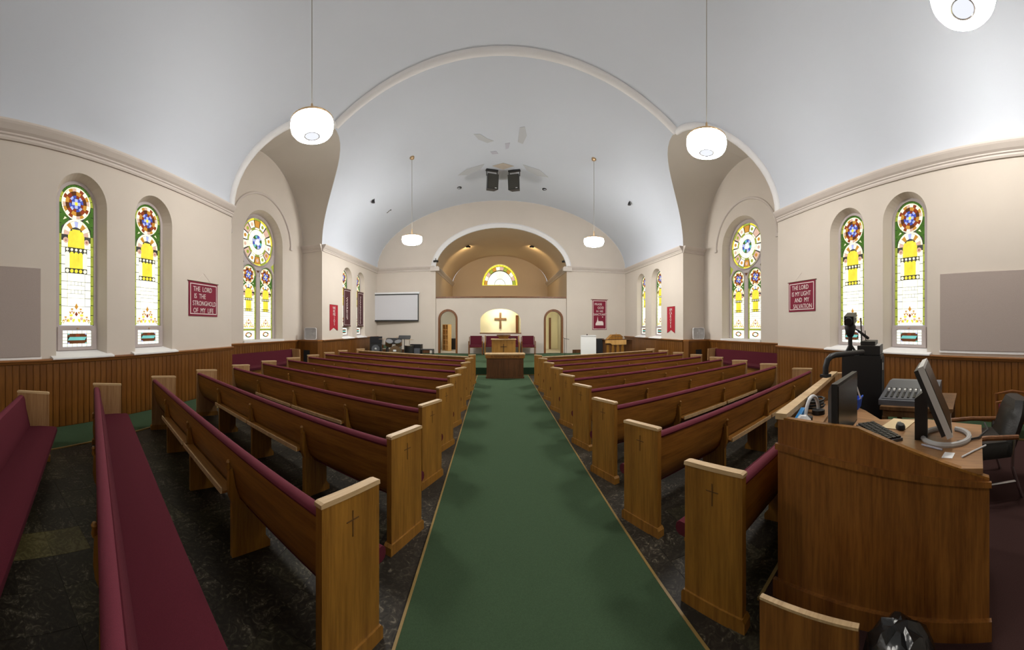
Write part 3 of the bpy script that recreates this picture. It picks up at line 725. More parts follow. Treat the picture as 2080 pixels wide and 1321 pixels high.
for wall, c, nm in ((TLW, YM + 0.08, 'drum kit'), (TRW, -YM - 0.24, 'piano')):
    wn += 1; (ox, oy), al = wall
    o = holder('window_%d' % wn, (ox + cos(al) * c, oy + sin(al) * c, 0), al, 'large rose and twin lancet stained glass window in the %s-side transept' % nm)
    lerp_loop('reveal', arch(0, 1.06, 1.22, 4.66), 0.0, arch(0, 0.96, 1.24, 4.68), 0.30, 'plaster', o)
    RZ = 4.68
    holes = [circle(0, RZ, 0.85, 40), arch(-0.46, 0.365, 1.245, 3.46), arch(0.46, 0.365, 1.245, 3.46)]
    tri = [[(-0.92, 3.62), (-0.92, 4.05), (-0.72, 3.90)], [(0.92, 3.62), (0.72, 3.90), (0.92, 4.05)], [(-0.10, 3.68), (0.10, 3.68), (0.0, 3.56)]]
    holed('tracery', arch(0, 0.97, 1.23, 4.68), holes + tri, 'sash_paint', o, y=0.29, thick=0.06)
    MB().tube([(0.86 * cos(2 * pi * k / 40), 0.285, RZ + 0.86 * sin(2 * pi * k / 40)) for k in range(41)], 0.03, 6).build('rose_ring', 'sash_paint', o, smooth=True)
    for s in (-1, 1): MB().tube([(s * 0.46 + 0.385 * cos(pi * k / 20), 0.285, 3.46 + 0.385 * sin(pi * k / 20)) for k in range(21)], 0.022, 6).build('lancet_hood', 'sash_paint', o, smooth=True)
    for t, m_ in zip(tri, ('lime', 'lime', 'brown')): place([(pane_mesh([(x, z) for x, z in t], m_), 'pane')], o, dy=0.335)
    g = bpy.data.objects.new('rose', None); COL.objects.link(g); g.parent = o; g.location = (0, 0.335, RZ); place(GL_R, g)
    for s in (-1, 1):
        place(GL_T, o, s * 0.46, 0.335); place(GL_TB, o, s * 0.46, 0.335)
    box('sill', 'white_trim', o, -1.08, 1.08, -0.06, 0.30, 1.165, 1.235)
# half-round window over the loft
wn += 1
o = holder('window_%d' % wn, (0.23, YC, 4.70), 0.0, 'half-round golden stained glass window over the choir loft')
lerp_loop('reveal', [(1.35 * cos(pi * k / 24), 1.60 * sin(pi * k / 24)) for k in range(25)], 0.0, [(1.30 * cos(pi * k / 24), 0.03 + 1.54 * sin(pi * k / 24)) for k in range(25)], 0.18, 'chancel_tan', o)
L_ = []
for k in range(18): L_.append((pane_mesh(sector(0, 0.03, 1.17, 1.30, pi * k / 18, pi * (k + 1) / 18, 2, 1.18), 'yellow'), 'pane'))
for k in range(12): L_.append((pane_mesh(sector(0, 0.06, 0.94, 1.16, pi * k / 12, pi * (k + 1) / 12, 2, 1.15), ('lime', 'pink', 'cream', 'amber')[k % 4]), 'pane'))
for k in range(8): L_.append((pane_mesh(sector(0, 0.06, 0.40, 0.93, pi * k / 8, pi * (k + 1) / 8, 2, 1.1), 'cream' if k in (3, 4) else 'white'), 'pane'))
for k in range(4): L_.append((pane_mesh(sector(0, 0.06, 0.01, 0.39, pi * k / 4, pi * (k + 1) / 4, 2, 1.1), 'white'), 'pane'))
L_.append((pane_mesh(rect(-1.29, 1.29, 0.0, 0.06), 'yellow', y=-0.004), 'pane'))
L_.append((MBdata('lead_came', MB().prism([(1.32 * cos(pi * k / 24), 1.56 * sin(pi * k / 24)) for k in range(25)], 0.002, 0.02), 'lead'), 'lead_came'))
place(L_, o, dy=0.18)

# ------------------------------------------------------------------ lamps
def lamp(x, y, z, label, big=True):
    t = thing('pendant_lamp', label, 'lamp', (x, y, z), 0, 'white drum pendant lamps')
    R = 0.385
    MB().lathe([(0.13, -0.155), (0.24, -0.152), (0.325, -0.125), (0.368, -0.07), (R, 0.0), (R, 0.05), (0.372, 0.105), (0.35, 0.128)], 40, caps=False).build('shade', 'lamp_glow' if big else 'lamp_glow_stage', t, smooth=True)
    MB().lathe([(0.352, 0.128), (0.20, 0.15), (0.03, 0.162)], 40).build('top_diffuser', 'lamp_top' if big else 'lamp_top_stage', t, smooth=True)
    MB().lathe([(0.13, -0.156), (0.125, -0.10), (0.10, -0.085), (0.02, -0.07)], 28).build('cup', 'lamp_cup', t, smooth=True)
    MB().lathe([(0.145, -0.160), (0.128, -0.163), (0.120, -0.15), (0.13, -0.14)], 28, caps=False).build('cup_ring', 'chrome', t, smooth=True)
    mb = MB(); n = 72
    mb.rings([[(r * (1 + (0.012 if k % 2 else 0)) * cos(2 * pi * k / n), r * (1 + (0.012 if k % 2 else 0)) * sin(2 * pi * k / n), zz) for k in range(n)] for r, zz in ((0.376, 0.10), (0.382, 0.125), (0.366, 0.142), (0.352, 0.132), (0.376, 0.10))], caps=False)
    mb.build('rim_band', 'brass', t)
    MB().lathe([(0.028, 0.16), (0.026, 0.34), (0.018, 0.42), (0.006, 0.44)], 14).build('stem', 'brass', t, smooth=True)
    c = (span(y)[0] + span(y)[1]) / 2; h = (span(y)[1] - span(y)[0]) / 2
    zc = ZC1 + (crown(y) - ZC1) * sqrt(max(0, 1 - ((x - c) / h) ** 2)) - z
    MB().tube([(0, 0, 0.42), (0, 0, zc)], 0.008, 6).build('cord', 'cord_orange', t)
    MB().lathe([(0.02, zc - 0.10), (0.085, zc - 0.06), (0.09, zc - 0.02), (0.09, zc + 0.04)], 20).build('canopy', 'brass', t, smooth=True)
lamp(-3.14, 5.10, 5.26, 'white drum pendant lamp hanging over the pews nearest the stronghold banner')
lamp(3.78, 5.22, 5.20, 'white drum pendant lamp hanging over the pews nearest the salvation banner')
lamp(-3.22, 12.45, 5.02, 'white drum pendant lamp hanging over the stage edge on the drum kit side', False)
lamp(3.72, 12.45, 4.98, 'white drum pendant lamp hanging over the stage edge on the piano side', False)
lamp(3.78, 0.68, 5.50, 'white drum pendant lamp hanging above the sound desk')

# ------------------------------------------------------------------ pews
PH, PD, PT = 0.87, 0.40, 0.045
_panel = {}
def end_panel(parent, x, outer, wall_end):
    """x: inner face position, outer: +1/-1 direction of the outside face"""
    p = MB().prism([(0.0, 0.03), (PD, 0.03), (PD, PH - 0.025), (0.0, PH - 0.012)], min(x, x + PT * outer), max(x, x + PT * outer), plane='yz').build('end_panel', 'oak_wall_end' if wall_end else 'oak', parent)
    c = MB().prism([(-0.006, PH - 0.012), (PD + 0.006, PH - 0.025), (PD + 0.004, PH - 0.003), (PD - 0.02, PH + 0.002), (0.01, PH + 0.012), (-0.006, PH + 0.006)], min(x - 0.004 * outer, x + (PT + 0.004) * outer), max(x - 0.004 * outer, x + (PT + 0.004) * outer), plane='yz').build('panel_cap', 'oak_pale', p)
    f = MB().prism([(-0.02, 0.0), (PD + 0.02, 0.0), (PD + 0.02, 0.06), (PD + 0.005, 0.08), (-0.005, 0.08), (-0.02, 0.06)], min(x - 0.012 * outer, x + (PT + 0.012) * outer), max(x - 0.012 * outer, x + (PT + 0.012) * outer), plane='yz').build('base_moulding', 'oak', p)
    if not wall_end:
        xo = x + PT * outer; e = 0.0025 * outer
        MB().box(*sorted((xo - e, xo + e)), PD / 2 - 0.0028, PD / 2 + 0.0028, PH - 0.22, PH - 0.09).box(*sorted((xo - e, xo + e)), PD / 2 - 0.042, PD / 2 + 0.042, PH - 0.1395, PH - 0.134).build('carved_cross', 'carve_faint', p)
    return p
def pew(aisle, rz, L, sx, label, group, front_screen=False, racks=True):
    t = thing('pew' if not front_screen else 'front_screen', label, 'pew' if not front_screen else 'screen', (aisle[0], aisle[1], 0), rz, group)
    X = lambda a: sx * a
    def seg(a, b): return sorted((X(a), X(b)))
    end_panel(t, X(PT), -sx, False)
    end_panel(t, X(L - PT), sx, True)
    a, b = seg(PT, L - PT)
    if front_screen:
        MB().prism([(0.10, 0.03), (0.13, 0.03), (0.13, 0.80), (0.10, 0.80)], a, b, plane='yz').build('screen_panel', 'oak_x', t)
        MB().prism([(0.07, 0.80), (0.16, 0.80), (0.16, 0.825), (0.07, 0.825)], a, b, plane='yz').build('screen_cap', 'oak_pale', t)
        for k in range(1, 4):
            q = X(L * k / 4); MB().box(q - 0.02, q + 0.02, 0.085, 0.10, 0.03, 0.80).build('stile', 'oak', t)
        return t
    prof = [(0.022, 0.80), (0.030, 0.66), (0.050, 0.53), (0.085, 0.43), (0.14, 0.365), (0.22, 0.335), (0.44, 0.335), (0.44, 0.355), (0.225, 0.358), (0.15, 0.388), (0.105, 0.445), (0.072, 0.535), (0.052, 0.665), (0.046, 0.80)]
    MB().prism(prof, a, b, plane='yz').build('back', 'oak_x', t, smooth=True)
    cush = [(0.135, 0.36), (0.48, 0.36), (0.505, 0.375), (0.512, 0.40), (0.505, 0.43), (0.48, 0.447), (0.30, 0.447), (0.14, 0.437)]
    MB().prism(cush, a, b, plane='yz').build('seat_cushion', 'burgundy', t, smooth=True)
    bk = [(0.048, 0.80), (0.054, 0.665), (0.074, 0.535), (0.11, 0.44), (0.165, 0.445), (0.145, 0.53), (0.115, 0.66), (0.10, 0.77), (0.085, 0.81)]
    MB().prism(bk, a, b, plane='yz').build('back_cushion', 'burgundy', t, smooth=True)
    MB().rings([[(q, 0.045 + 0.036 * cos(2 * pi * k / 12), 0.803 + 0.026 * sin(2 * pi * k / 12)) for k in range(12)] for q in (a, b)]).build('top_rail', 'burgundy_rail', t, smooth=True)
    for k in (1, 2, 3):
        q = X(L * k / 4)
        sp = [(0.02, 0.0), (0.34, 0.0), (0.34, 0.05), (0.30, 0.10), (0.30, 0.335), (0.14, 0.36), (0.08, 0.43), (0.045, 0.53), (0.022, 0.66), (-0.004, 0.66), (-0.010, 0.52), (0.0, 0.45), (0.02, 0.40)]
        s_ = MB().prism(sp, q - 0.02, q + 0.02, plane='yz').build('support', 'oak', t)
        MB().lathe([(0.0, 0.64), (0.010, 0.645), (0.017, 0.665), (0.012, 0.69), (0.018, 0.705), (0.010, 0.72), (0.0, 0.722)], 10, (q, -0.004, 0)).build('finial', 'oak', s_, smooth=True)
    for k in (1, 2) if racks else ():
        c, d = seg(L * k / 4 + 0.022, L * (k + 1) / 4 - 0.022)
        r = MB().prism([(0.06, 0.475), (-0.045, 0.470), (-0.045, 0.485), (0.05, 0.49)], c, d, plane='yz').build('book_rack', 'oak_x', t)
        MB().prism([(-0.045, 0.470), (-0.058, 0.470), (-0.058, 0.512), (-0.045, 0.512)], c, d, plane='yz').build('rack_lip', 'oak_pale', r)
    return t
U = 1.7
ORD = ['first', 'second', 'third', 'fourth', 'fifth', 'sixth', 'seventh', 'eighth', 'ninth', 'tenth', 'eleventh']
alL, alR = 0.363, 0.349
LL = {-1: 2.18, 0: 2.34, 1: 2.48, 2: 2.61, 3: 2.69, 4: 2.74, 5: 2.74, 6: 2.75, 7: 2.77, 8: 2.79, 9: 2.62}
LR = {1: 2.50, 2: 2.53, 3: 2.63, 4: 2.66, 5: 2.71, 6: 2.73, 7: 2.72, 8: 2.72, 9: 2.72}
for r in range(-1, 10):
    L = LL[r] * U + PT
    nm = 'oak pew with burgundy cushions, %s row behind the front screen on the drum kit side' % ORD[8 - r] if r < 9 else 'low oak front screen before the first pew on the drum kit side'
    e = 0.21 if r < 1 else 0.0                      # the rearmost pews reach further into the aisle
    pew((-0.452 * U + e * cos(alL), (0.18 + 0.605 * r) * U - e * sin(alL)), -alL, L + e, -1, nm, 'pews on the drum kit side of the aisle' if r < 9 else None, r == 9, r > 0)
for r in range(1, 10):
    L = LR[r] * U + PT
    nm = 'oak pew with burgundy cushions, %s row behind the front screen on the piano side' % ORD[8 - r] if r < 9 else 'low oak front screen before the first pew on the piano side'
    pew((0.730 * U, (0.218 + 0.592 * r) * U), alR, L, 1, nm, 'pews on the piano side of the aisle' if r < 9 else None, r == 9, r > 1)
# benches along the transept walls
for X0, rz, nm in ((XTL + 0.12, -pi / 2, 'drum kit'), (XTR - 0.12, pi / 2, 'piano')):
    t = thing('transept_bench', 'burgundy cushioned bench against the wall under the %s-side rose window' % nm, 'bench', (X0, YE + 2.15 if rz < 0 else YE + 2.15, 0), rz)
    L = 3.7
    for q in (-L / 2, L / 2 - 0.05):
        p = MB().prism([(0.0, 0.0), (0.46, 0.0), (0.44, PH - 0.02), (0.0, PH)], q, q + 0.05, plane='yz').build('end_panel', 'oak_wall_end', t)
    MB().prism([(0.05, 0.35), (0.48, 0.35), (0.50, 0.42), (0.14, 0.44), (0.10, 0.84), (0.03, 0.84)], -L / 2 + 0.05, L / 2 - 0.05, plane='yz').build('cushion', 'burgundy', t)
    box('bench_front', 'oak_x', t, -L / 2 + 0.05, L / 2 - 0.05, 0.36, 0.39, 0.02, 0.35)

# ------------------------------------------------------------------ things on the side walls
def wthing(name, wall, s, depth, label, cat, group=None):
    (ox, oy), al = wall
    return thing(name, label, cat, (ox + cos(al) * s - (-sin(al)) * -depth * 0 + (-sin(al)) * depth, oy + sin(al) * s + cos(al) * depth, 0), al, group)
for wall, s0, s1, z0, z1, lb in ((LNW, -0.75, 1.153, 1.20, 2.65, 'grey felt acoustic panel on the wall by the stronghold banner'), (RNW, -1.555, 0.35, 1.255, 2.68, 'grey felt acoustic panel on the wall by the salvation banner')):
    t = wthing('acoustic_panel', wall, (s0 + s1) / 2, 0, lb, 'wall panel')
    hw = (s1 - s0) / 2
    MB().rings([[(x, y, z) for x, z in ((-a, b), (a, b), (a, c), (-a, c))] for y, a, b, c in ((0.0, hw, z0, z1), (-0.035, hw, z0, z1), (-0.04, hw - 0.006, z0 + 0.006, z1 - 0.006))]).build('felt_board', 'acoustic_felt', t)
    box('bottom_rail', 'white_trim', t, -hw - 0.02, hw + 0.02, -0.03, 0, z0 - 0.045, z0)
def wavy(name, x0, x1, z0, z1, mat, parent, amp=0.012, n=12, notch=0.0, y=-0.012):
    fr, bk = [], []
    cols = []
    for i in range(n + 1):
        u = i / n; x = x0 + (x1 - x0) * u; yy = y - amp * (0.5 + 0.5 * sin(u * 9.0))
        zb = z0 + notch * (1 - abs(2 * u - 1))
        cols.append([(x, yy, zb), (x, yy, z1), (x, yy + 0.006, z1), (x, yy + 0.006, zb)])
    return MB().rings(cols).build(name, mat, parent, smooth=False)
def text_banner(wall, s0, s1, z0, z1, label, lines, sizes, align, mat='banner_red'):
    t = wthing('text_banner', wall, (s0 + s1) / 2, 0, label, 'banner'); hw = (s1 - s0) / 2
    wavy('cloth', -hw, hw, z0, z1, mat, t, amp=0.004)
    MB().tube([(-hw - 0.04, -0.014, z1), (hw + 0.04, -0.014, z1)], 0.010, 8).build('rod', 'dark_wood', t)
    holed('border', rect(-hw + 0.045, hw - 0.045, z0 + 0.045, z1 - 0.05), [rect(-hw + 0.065, hw - 0.065, z0 + 0.065, z1 - 0.07)], 'banner_cream', t, y=-0.022, thick=0.004)
    MB().tube([(-hw * 0.55, -0.01, z1), (0, -0.004, z1 + 0.22), (hw * 0.55, -0.01, z1)], 0.003, 5).build('hanging_cord', 'banner_cream', t)
    return t, hw
t, hw = text_banner(LNW, 4.73, 5.83, 1.945, 2.76, 'square maroon banner reading the Lord is the stronghold of my life', 0, 0, 0)
for i, (s, xo) in enumerate((('THE  LORD', -0.40), ('IS  THE', -0.37), ('STRONGHOLD', -0.42), ('OF  MY  LIFE', -0.40))):
    text('lettering', s, 0.165, 'banner_cream', t, xo, 2.53 - i * 0.168, -0.020, sx=0.86 if i != 2 else 0.80, align='LEFT')
t, hw = text_banner(RNW, -5.97, -4.92, 2.09, 2.88, 'square maroon banner reading the Lord is my light and my salvation', 0, 0, 0)
for i, (s, xo) in enumerate((('THE LORD', -0.38), ('IS MY LIGHT', -0.39), ('AND  MY', -0.27), ('SALVATION', -0.33))):
    text('lettering', s, 0.165, 'banner_cream', t, xo, 2.66 - i * 0.163, -0.020, sx=0.84, align='LEFT')
# scarlet swallow-tail banners with stacked letters
def ribbon(wall, s0, s1, z0, z1, label, rows):
    t = wthing('ribbon_banner', wall, (s0 + s1) / 2, 0, label, 'banner'); hw = (s1 - s0) / 2
    wavy('cloth', -hw, hw, z0, z1, 'banner_scarlet', t, amp=0.01, notch=0.13)
    MB().tube([(-hw, -0.014, z1), (hw, -0.014, z1)], 0.008, 6).build('rod', 'dark_wood', t)
    n = len(rows); dz = (z1 - z0 - 0.28) / n
    for i, s in enumerate(rows): text('lettering', s, dz * 1.25, 'banner_cream', t, 0.0, z1 - 0.06 - dz * (i + 0.95), -0.030, spacing=0.85)
ribbon(FLW, 12.0, 12.72, 1.52, 2.60, 'scarlet swallow-tail banner with stacked pink letters on the drum kit side wall', ['WK', 'KK', 'MX', 'J', 'O', 'S'])
ribbon(FRW, -12.68, -12.02, 1.42, 2.54, 'scarlet swallow-tail banner with stacked pink letters on the piano side wall', ['XM', 'CA', 'IR', 'O', 'V', 'E'])
# dark window banners
for c, word, lb in ((FLs[0], 'WORSHIP', 'long dark maroon banner reading worship in a window recess'), (FLs[1], 'THANKSGIVING', 'long dark maroon banner in the window recess next to the projection screen')):
    t = wthing('window_banner', FLW, c, 0.06, lb, 'banner')
    wavy('cloth', -0.36, 0.40, 1.70, 3.40, 'banner_dark', t, amp=0.02)
    MB().tube([(-0.40, -0.02, 3.40), (0.42, -0.02, 3.40)], 0.014, 6).build('rod', 'dark_wood', t)
    MB().tube([(-0.38, -0.02, 1.70), (0.42, -0.02, 1.70)], 0.014, 6).build('rod', 'dark_wood', t)
    holed('border', rect(-0.30, 0.34, 1.76, 3.33), [rect(-0.285, 0.325, 1.775, 3.315)], 'banner_cream', t, y=-0.045, thick=0.004)
    text('lettering', word, 0.22 if len(word) < 9 else 0.20, 'banner_cream', t, -0.10, 2.52, -0.045, rot=-pi / 2, sx=1.05 if len(word) < 9 else 0.95)
# ------------------------------------------------------------------ front wall: projection screen, banner
t = thing('projection_screen', 'white projection screen in a thin dark frame on the front wall', 'screen', (-5.45, YB - 0.22, 0), 0.10)
MB().box(-1.28, 1.28, -0.02, 0.0, 2.02, 3.42).build('screen_surface', 'screen_fabric', t)
holed('frame', rect(-1.31, 1.31, 1.98, 3.46), [rect(-1.26, 1.26, 2.05, 3.40)], 'black_plastic', t, y=-0.035, thick=0.05)
box('case', 'white_plastic', t, -1.36, 1.36, -0.05, 0.06, 3.46, 3.55)
for x in (-1.1, 1.1): box('wall_bracket', 'black_plastic', t, x - 0.03, x + 0.03, 0.0, 0.2, 3.46, 3.52)
t = thing('text_banner', 'tall maroon banner with a white church and star on the front wall', 'banner', (5.56, YB, 0), 0.0); hw = 0.415
wavy('cloth', -hw, hw, 1.52, 3.16, 'banner_red', t, amp=0.006)
MB().tube([(-hw - 0.08, -0.014, 3.17), (hw + 0.08, -0.014, 3.17)], 0.014, 8).build('rod', 'dark_wood', t)
holed('border', rect(-hw + 0.03, hw - 0.03, 1.55, 3.12), [rect(-hw + 0.06, hw - 0.06, 1.58, 3.09)], 'banner_cream', t, y=-0.026, thick=0.004)
for s, x, z, q in (('PRAISE', -0.29, 2.86, 0.17), ('GOD', -0.12, 2.66, 0.19), ('IN  HIS', -0.19, 2.48, 0.15), ('SANCTUARY', -0.345, 2.30, 0.165)):
    text('lettering', s, q, 'banner_cream', t, x, z, -0.026, align='LEFT', sx=0.78 if len(s) > 8 else 0.85)
MB().prism([(-0.23, 1.76), (0.22, 1.76), (0.22, 1.90), (0.17, 1.99), (-0.07, 1.99), (-0.09, 2.08), (-0.11, 2.25), (-0.13, 2.08), (-0.16, 1.97), (-0.23, 1.85)], -0.030, -0.024).build('church_motif', 'banner_cream', t)
MB().prism([(0.17 + (0.045 if k % 2 == 0 else 0.018) * cos(pi * k / 5 + pi / 2), 2.22 + (0.045 if k % 2 == 0 else 0.018) * sin(pi * k / 5 + pi / 2)) for k in range(10)], -0.030, -0.024).build('star_motif', 'banner_cream', t)

# ------------------------------------------------------------------ chancel furniture
t = thing('communion_table', 'dark oak communion table with lettered apron before the stage', 'table', (0.27, 11.05, 0.012))
MB().box(-0.60, 0.60, -0.20, 0.22, 0.0, 0.66).build('body', 'dark_wood', t)
box('apron', 'oak_x', t, -0.635, 0.635, -0.235, 0.255, 0.655, 0.765); box('top', 'oak_pale', t, -0.655, 0.655, -0.255, 0.275, 0.765, 0.80)
box('plinth', 'dark_wood', t, -0.62, 0.62, -0.22, 0.24, 0.0, 0.06)
for x in (-0.55, 0.55): box('corner_post', 'dark_wood', t, x - 0.03, x + 0.03, -0.212, -0.2, 0.06, 0.655)
text('lettering', 'IN REMEMBRANCE OF ME', 0.085, 'carve_dark', t, 0, 0.68, -0.237, sx=0.95)
t = thing('pulpit', 'light oak pulpit with a carved cross and raised reading desk', 'pulpit', (0.27, 13.4, STG))
MB().box(-0.47, 0.47, -0.25, 0.25, 0.0, 0.92).build('body', 'oak_gold', t)
box('cap', 'oak_pale', t, -0.50, 0.50, -0.28, 0.28, 0.90, 0.935); box('plinth', 'oak', t, -0.50, 0.50, -0.28, 0.28, 0, 0.08)
MB().rings([[(x * a, y * a, z) for x, y in ((-0.25, -0.18), (0.25, -0.18), (0.25, 0.18), (-0.25, 0.18))] for a, z in ((0.72, 0.935), (0.76, 1.0), (0.92, 1.05))]).build('desk_neck', 'oak', t)
MB().prism([(-0.22, 1.05), (0.22, 1.05), (0.22, 1.07), (-0.22, 1.11)], -0.27, 0.27, plane='yz').build('reading_desk', 'table_wood', t)
MB().box(-0.012, 0.012, -0.256, -0.248, 0.42, 0.74).box(-0.12, 0.12, -0.256, -0.248, 0.62, 0.645).build('carved_cross', 'carve_dark', t)
MB().tube([(0.24, 0.0, 0.94), (0.30, 0.0, 0.965), (0.38, 0.02, 0.97), (0.45, 0.02, 0.95)], 0.018, 8).build('microphone', 'black_plastic', t)
def church_chair(x, y, rz, label, wide=0.62):
    t = thing('armchair', label, 'chair', (x, y, STG), rz, 'burgundy chairs behind the pulpit'); w2 = wide / 2
    MB().prism([(-0.26, 0.40), (0.24, 0.40), (0.26, 0.46), (0.22, 0.50), (-0.24, 0.50)], -w2 + 0.04, w2 - 0.04, plane='yz').build('seat', 'burgundy', t)
    MB().prism([(0.20, 0.48), (0.27, 0.48), (0.32, 0.93), (0.26, 0.95)], -w2 + 0.04, w2 - 0.04, plane='yz').build('backrest', 'burgundy', t)
    for s in (-1, 1):
        MB().tube([(s * w2, -0.25, 0.0), (s * w2, -0.24, 0.40), (s * w2, -0.22, 0.66)], 0.022, 6).build('leg', 'door_wood', t)
        MB().tube([(s * w2, 0.27, 0.0), (s * w2, 0.26, 0.45), (s * w2, 0.31, 0.90)], 0.022, 6).build('leg', 'door_wood', t)
        MB().tube([(s * w2, -0.26, 0.66), (s * w2, 0.0, 0.68), (s * w2, 0.28, 0.66)], 0.026, 6).build('armrest', 'door_wood', t)
    box('seat_rail', 'door_wood', t, -w2, w2, -0.24, -0.21, 0.36, 0.41)
    return t
church_chair(-1.06, 16.9, 0.0, 'burgundy armchair behind the pulpit on the drum kit side', 0.68)
church_chair(1.60, 16.9, 0.0, 'burgundy armchair behind the pulpit on the piano side', 0.68)
t = thing('pulpit_bench', 'wide burgundy bench with wooden ends directly behind the pulpit', 'bench', (0.27, 17.0, STG))
box('seat', 'burgundy', t, -0.82, 0.82, -0.25, 0.25, 0.40, 0.50); MB().prism([(0.18, 0.48), (0.25, 0.48), (0.30, 0.94), (0.24, 0.94)], -0.82, 0.82, plane='yz').build('backrest', 'burgundy', t)
for x in (-0.86, 0.86): MB().prism([(-0.26, 0), (0.28, 0), (0.31, 0.96), (0.20, 0.96), (0.14, 0.66), (-0.26, 0.62)], x - 0.03, x + 0.03, plane='yz').build('bench_end', 'oak', t)

# ------------------------------------------------------------------ stage, drum kit side
t = thing('speaker_stack', 'tall black loudspeaker cabinet standing in the stage corner', 'speaker', (-5.80, 15.4, STG), 0.25)
MB().box(-0.28, 0.28, -0.25, 0.25, 0.0, 0.62).build('bass_cabinet', 'black_plastic', t); MB().box(-0.28, 0.28, -0.24, 0.24, 0.63, 0.93).build('top_cabinet', 'black_cloth', t)
c_ = MB().rings([[(r * cos(2 * pi * k / 20), y, 0.34 + r * sin(2 * pi * k / 20)) for k in range(20)] for r, y in ((0.20, -0.252), (0.19, -0.262), (0.10, -0.24), (0.06, -0.25))]).build('cone', 'grey_plastic', t, smooth=True)
MB().lathe([(0.0, 0.05), (0.04, 0.04), (0.06, 0.0)], 14).build('dust_cap', 'silver_plastic', c_).matrix_local = Matrix.Translation((0, -0.25, 0.34)) @ Matrix.Rotation(pi / 2, 4, 'X')
t = thing('keyboard_console', 'black slant-top keyboard console between speaker and drums', 'keyboard', (-5.05, 15.9, STG), 0.1)
MB().prism([(-0.25, 0.55), (0.25, 0.55), (0.25, 0.85), (-0.05, 0.82), (-0.25, 0.62)], -0.38, 0.38, plane='yz').build('case', 'black_plastic', t)
for x in (-0.33, 0.33): box('leg', 'black_plastic', t, x - 0.03, x + 0.03, -0.2, 0.2, 0, 0.55)
t = thing('drum_kit', 'black drum kit with copper toms on the stage', 'drum kit', (-4.55, 14.6, STG), 0.1)
def drum(name, c, r, h, ax, mat, rim=True):
    ax = Vector(ax).normalized(); a = ax.cross(Vector((0.3, 1, 0.2))).normalized(); b = ax.cross(a); c = Vector(c)
    mk = lambda rr, d: [c + ax * d + (a * cos(2 * pi * k / 22) + b * sin(2 * pi * k / 22)) * rr for k in range(22)]
    o = MB().rings([mk(r, -h / 2), mk(r, h / 2)]).build(name, mat, t, smooth=True)
    for d in (-h / 2, h / 2): MB().rings([mk(r * 1.04, d - 0.012), mk(r * 1.04, d + 0.012)]).build('hoop', 'chrome', o)
    return o
bd = drum('bass_drum', (0, 0, 0.28), 0.27, 0.38, (0.1, -1, 0), 'black_plastic')
MB().box(-0.07, 0.07, -0.215, -0.205, 0.30, 0.38).build('badge', 'white_plastic', bd)
drum('rack_tom', (-0.30, -0.05, 0.66), 0.16, 0.22, (0.25, -0.5, 0.8), 'copper_drum'); drum('rack_tom', (0.14, -0.05, 0.66), 0.15, 0.20, (-0.1, -0.5, 0.8), 'copper_drum')
drum('floor_tom', (0.62, 0.1, 0.36), 0.21, 0.38, (0, 0, 1), 'black_plastic'); drum('snare', (-0.52, 0.15, 0.52), 0.17, 0.14, (0, -0.1, 1), 'chrome')
for x, y, z in ((-0.62, 0.1, 0.85), (0.02, 0.25, 0.93), (0.62, 0.15, 0.82)):
    cy = MB().lathe([(0.0, 0.02), (0.04, 0.012), (0.20, 0.0), (0.20, -0.004), (0.0, 0.0)], 20, (x, y, z)).build('cymbal', 'brass', t, smooth=True)
    MB().tube([(x, y, 0.0), (x, y, z)], 0.012, 6).build('stand', 'chrome', cy)
t = thing('music_stand', 'black music stand beside the drum kit', 'music stand', (-4.05, 14.3, STG))
MB().tube([(0, 0, 0.25), (0, 0, 0.92)], 0.016, 6).build('pole', 'black_plastic', t)
MB().prism([(-0.06, 0.86), (0.06, 0.92), (0.08, 1.02), (0.07, 1.03), (-0.08, 0.88)], -0.27, 0.27, plane='yz').build('desk', 'black_plastic', t)
for k in range(3): MB().tube([(0, 0, 0.28), (0.25 * cos(k * 2.1), 0.25 * sin(k * 2.1), 0.01)], 0.012, 6).build('leg', 'black_plastic', t)
t = thing('amplifier', 'black combo amplifier beside the drum kit', 'amplifier', (-3.72, 15.2, STG), -0.05)
box('case', 'black_plastic', t, -0.26, 0.26, -0.16, 0.16, 0.02, 0.60); box('grille_cloth', 'grey_plastic', t, -0.22, 0.22, -0.17, -0.16, 0.06, 0.42)
for x in (-0.22, 0.22): box('foot', 'black_plastic', t, x - 0.03, x + 0.03, -0.13, 0.13, 0, 0.02)
t = thing('low_table', 'small black open-framed table near the drum-side doorway', 'table', (-3.15, 14.9, STG), 0.05)
box('top', 'black_plastic', t, -0.30, 0.30, -0.22, 0.22, 0.36, 0.40); box('shelf', 'dark_wood', t, -0.27, 0.27, -0.2, 0.2, 0.12, 0.15)
for x in (-0.28, 0.28):
    for y in (-0.2, 0.2): box('leg', 'black_plastic', t, x - 0.02, x + 0.02, y - 0.02, y + 0.02, 0, 0.36)

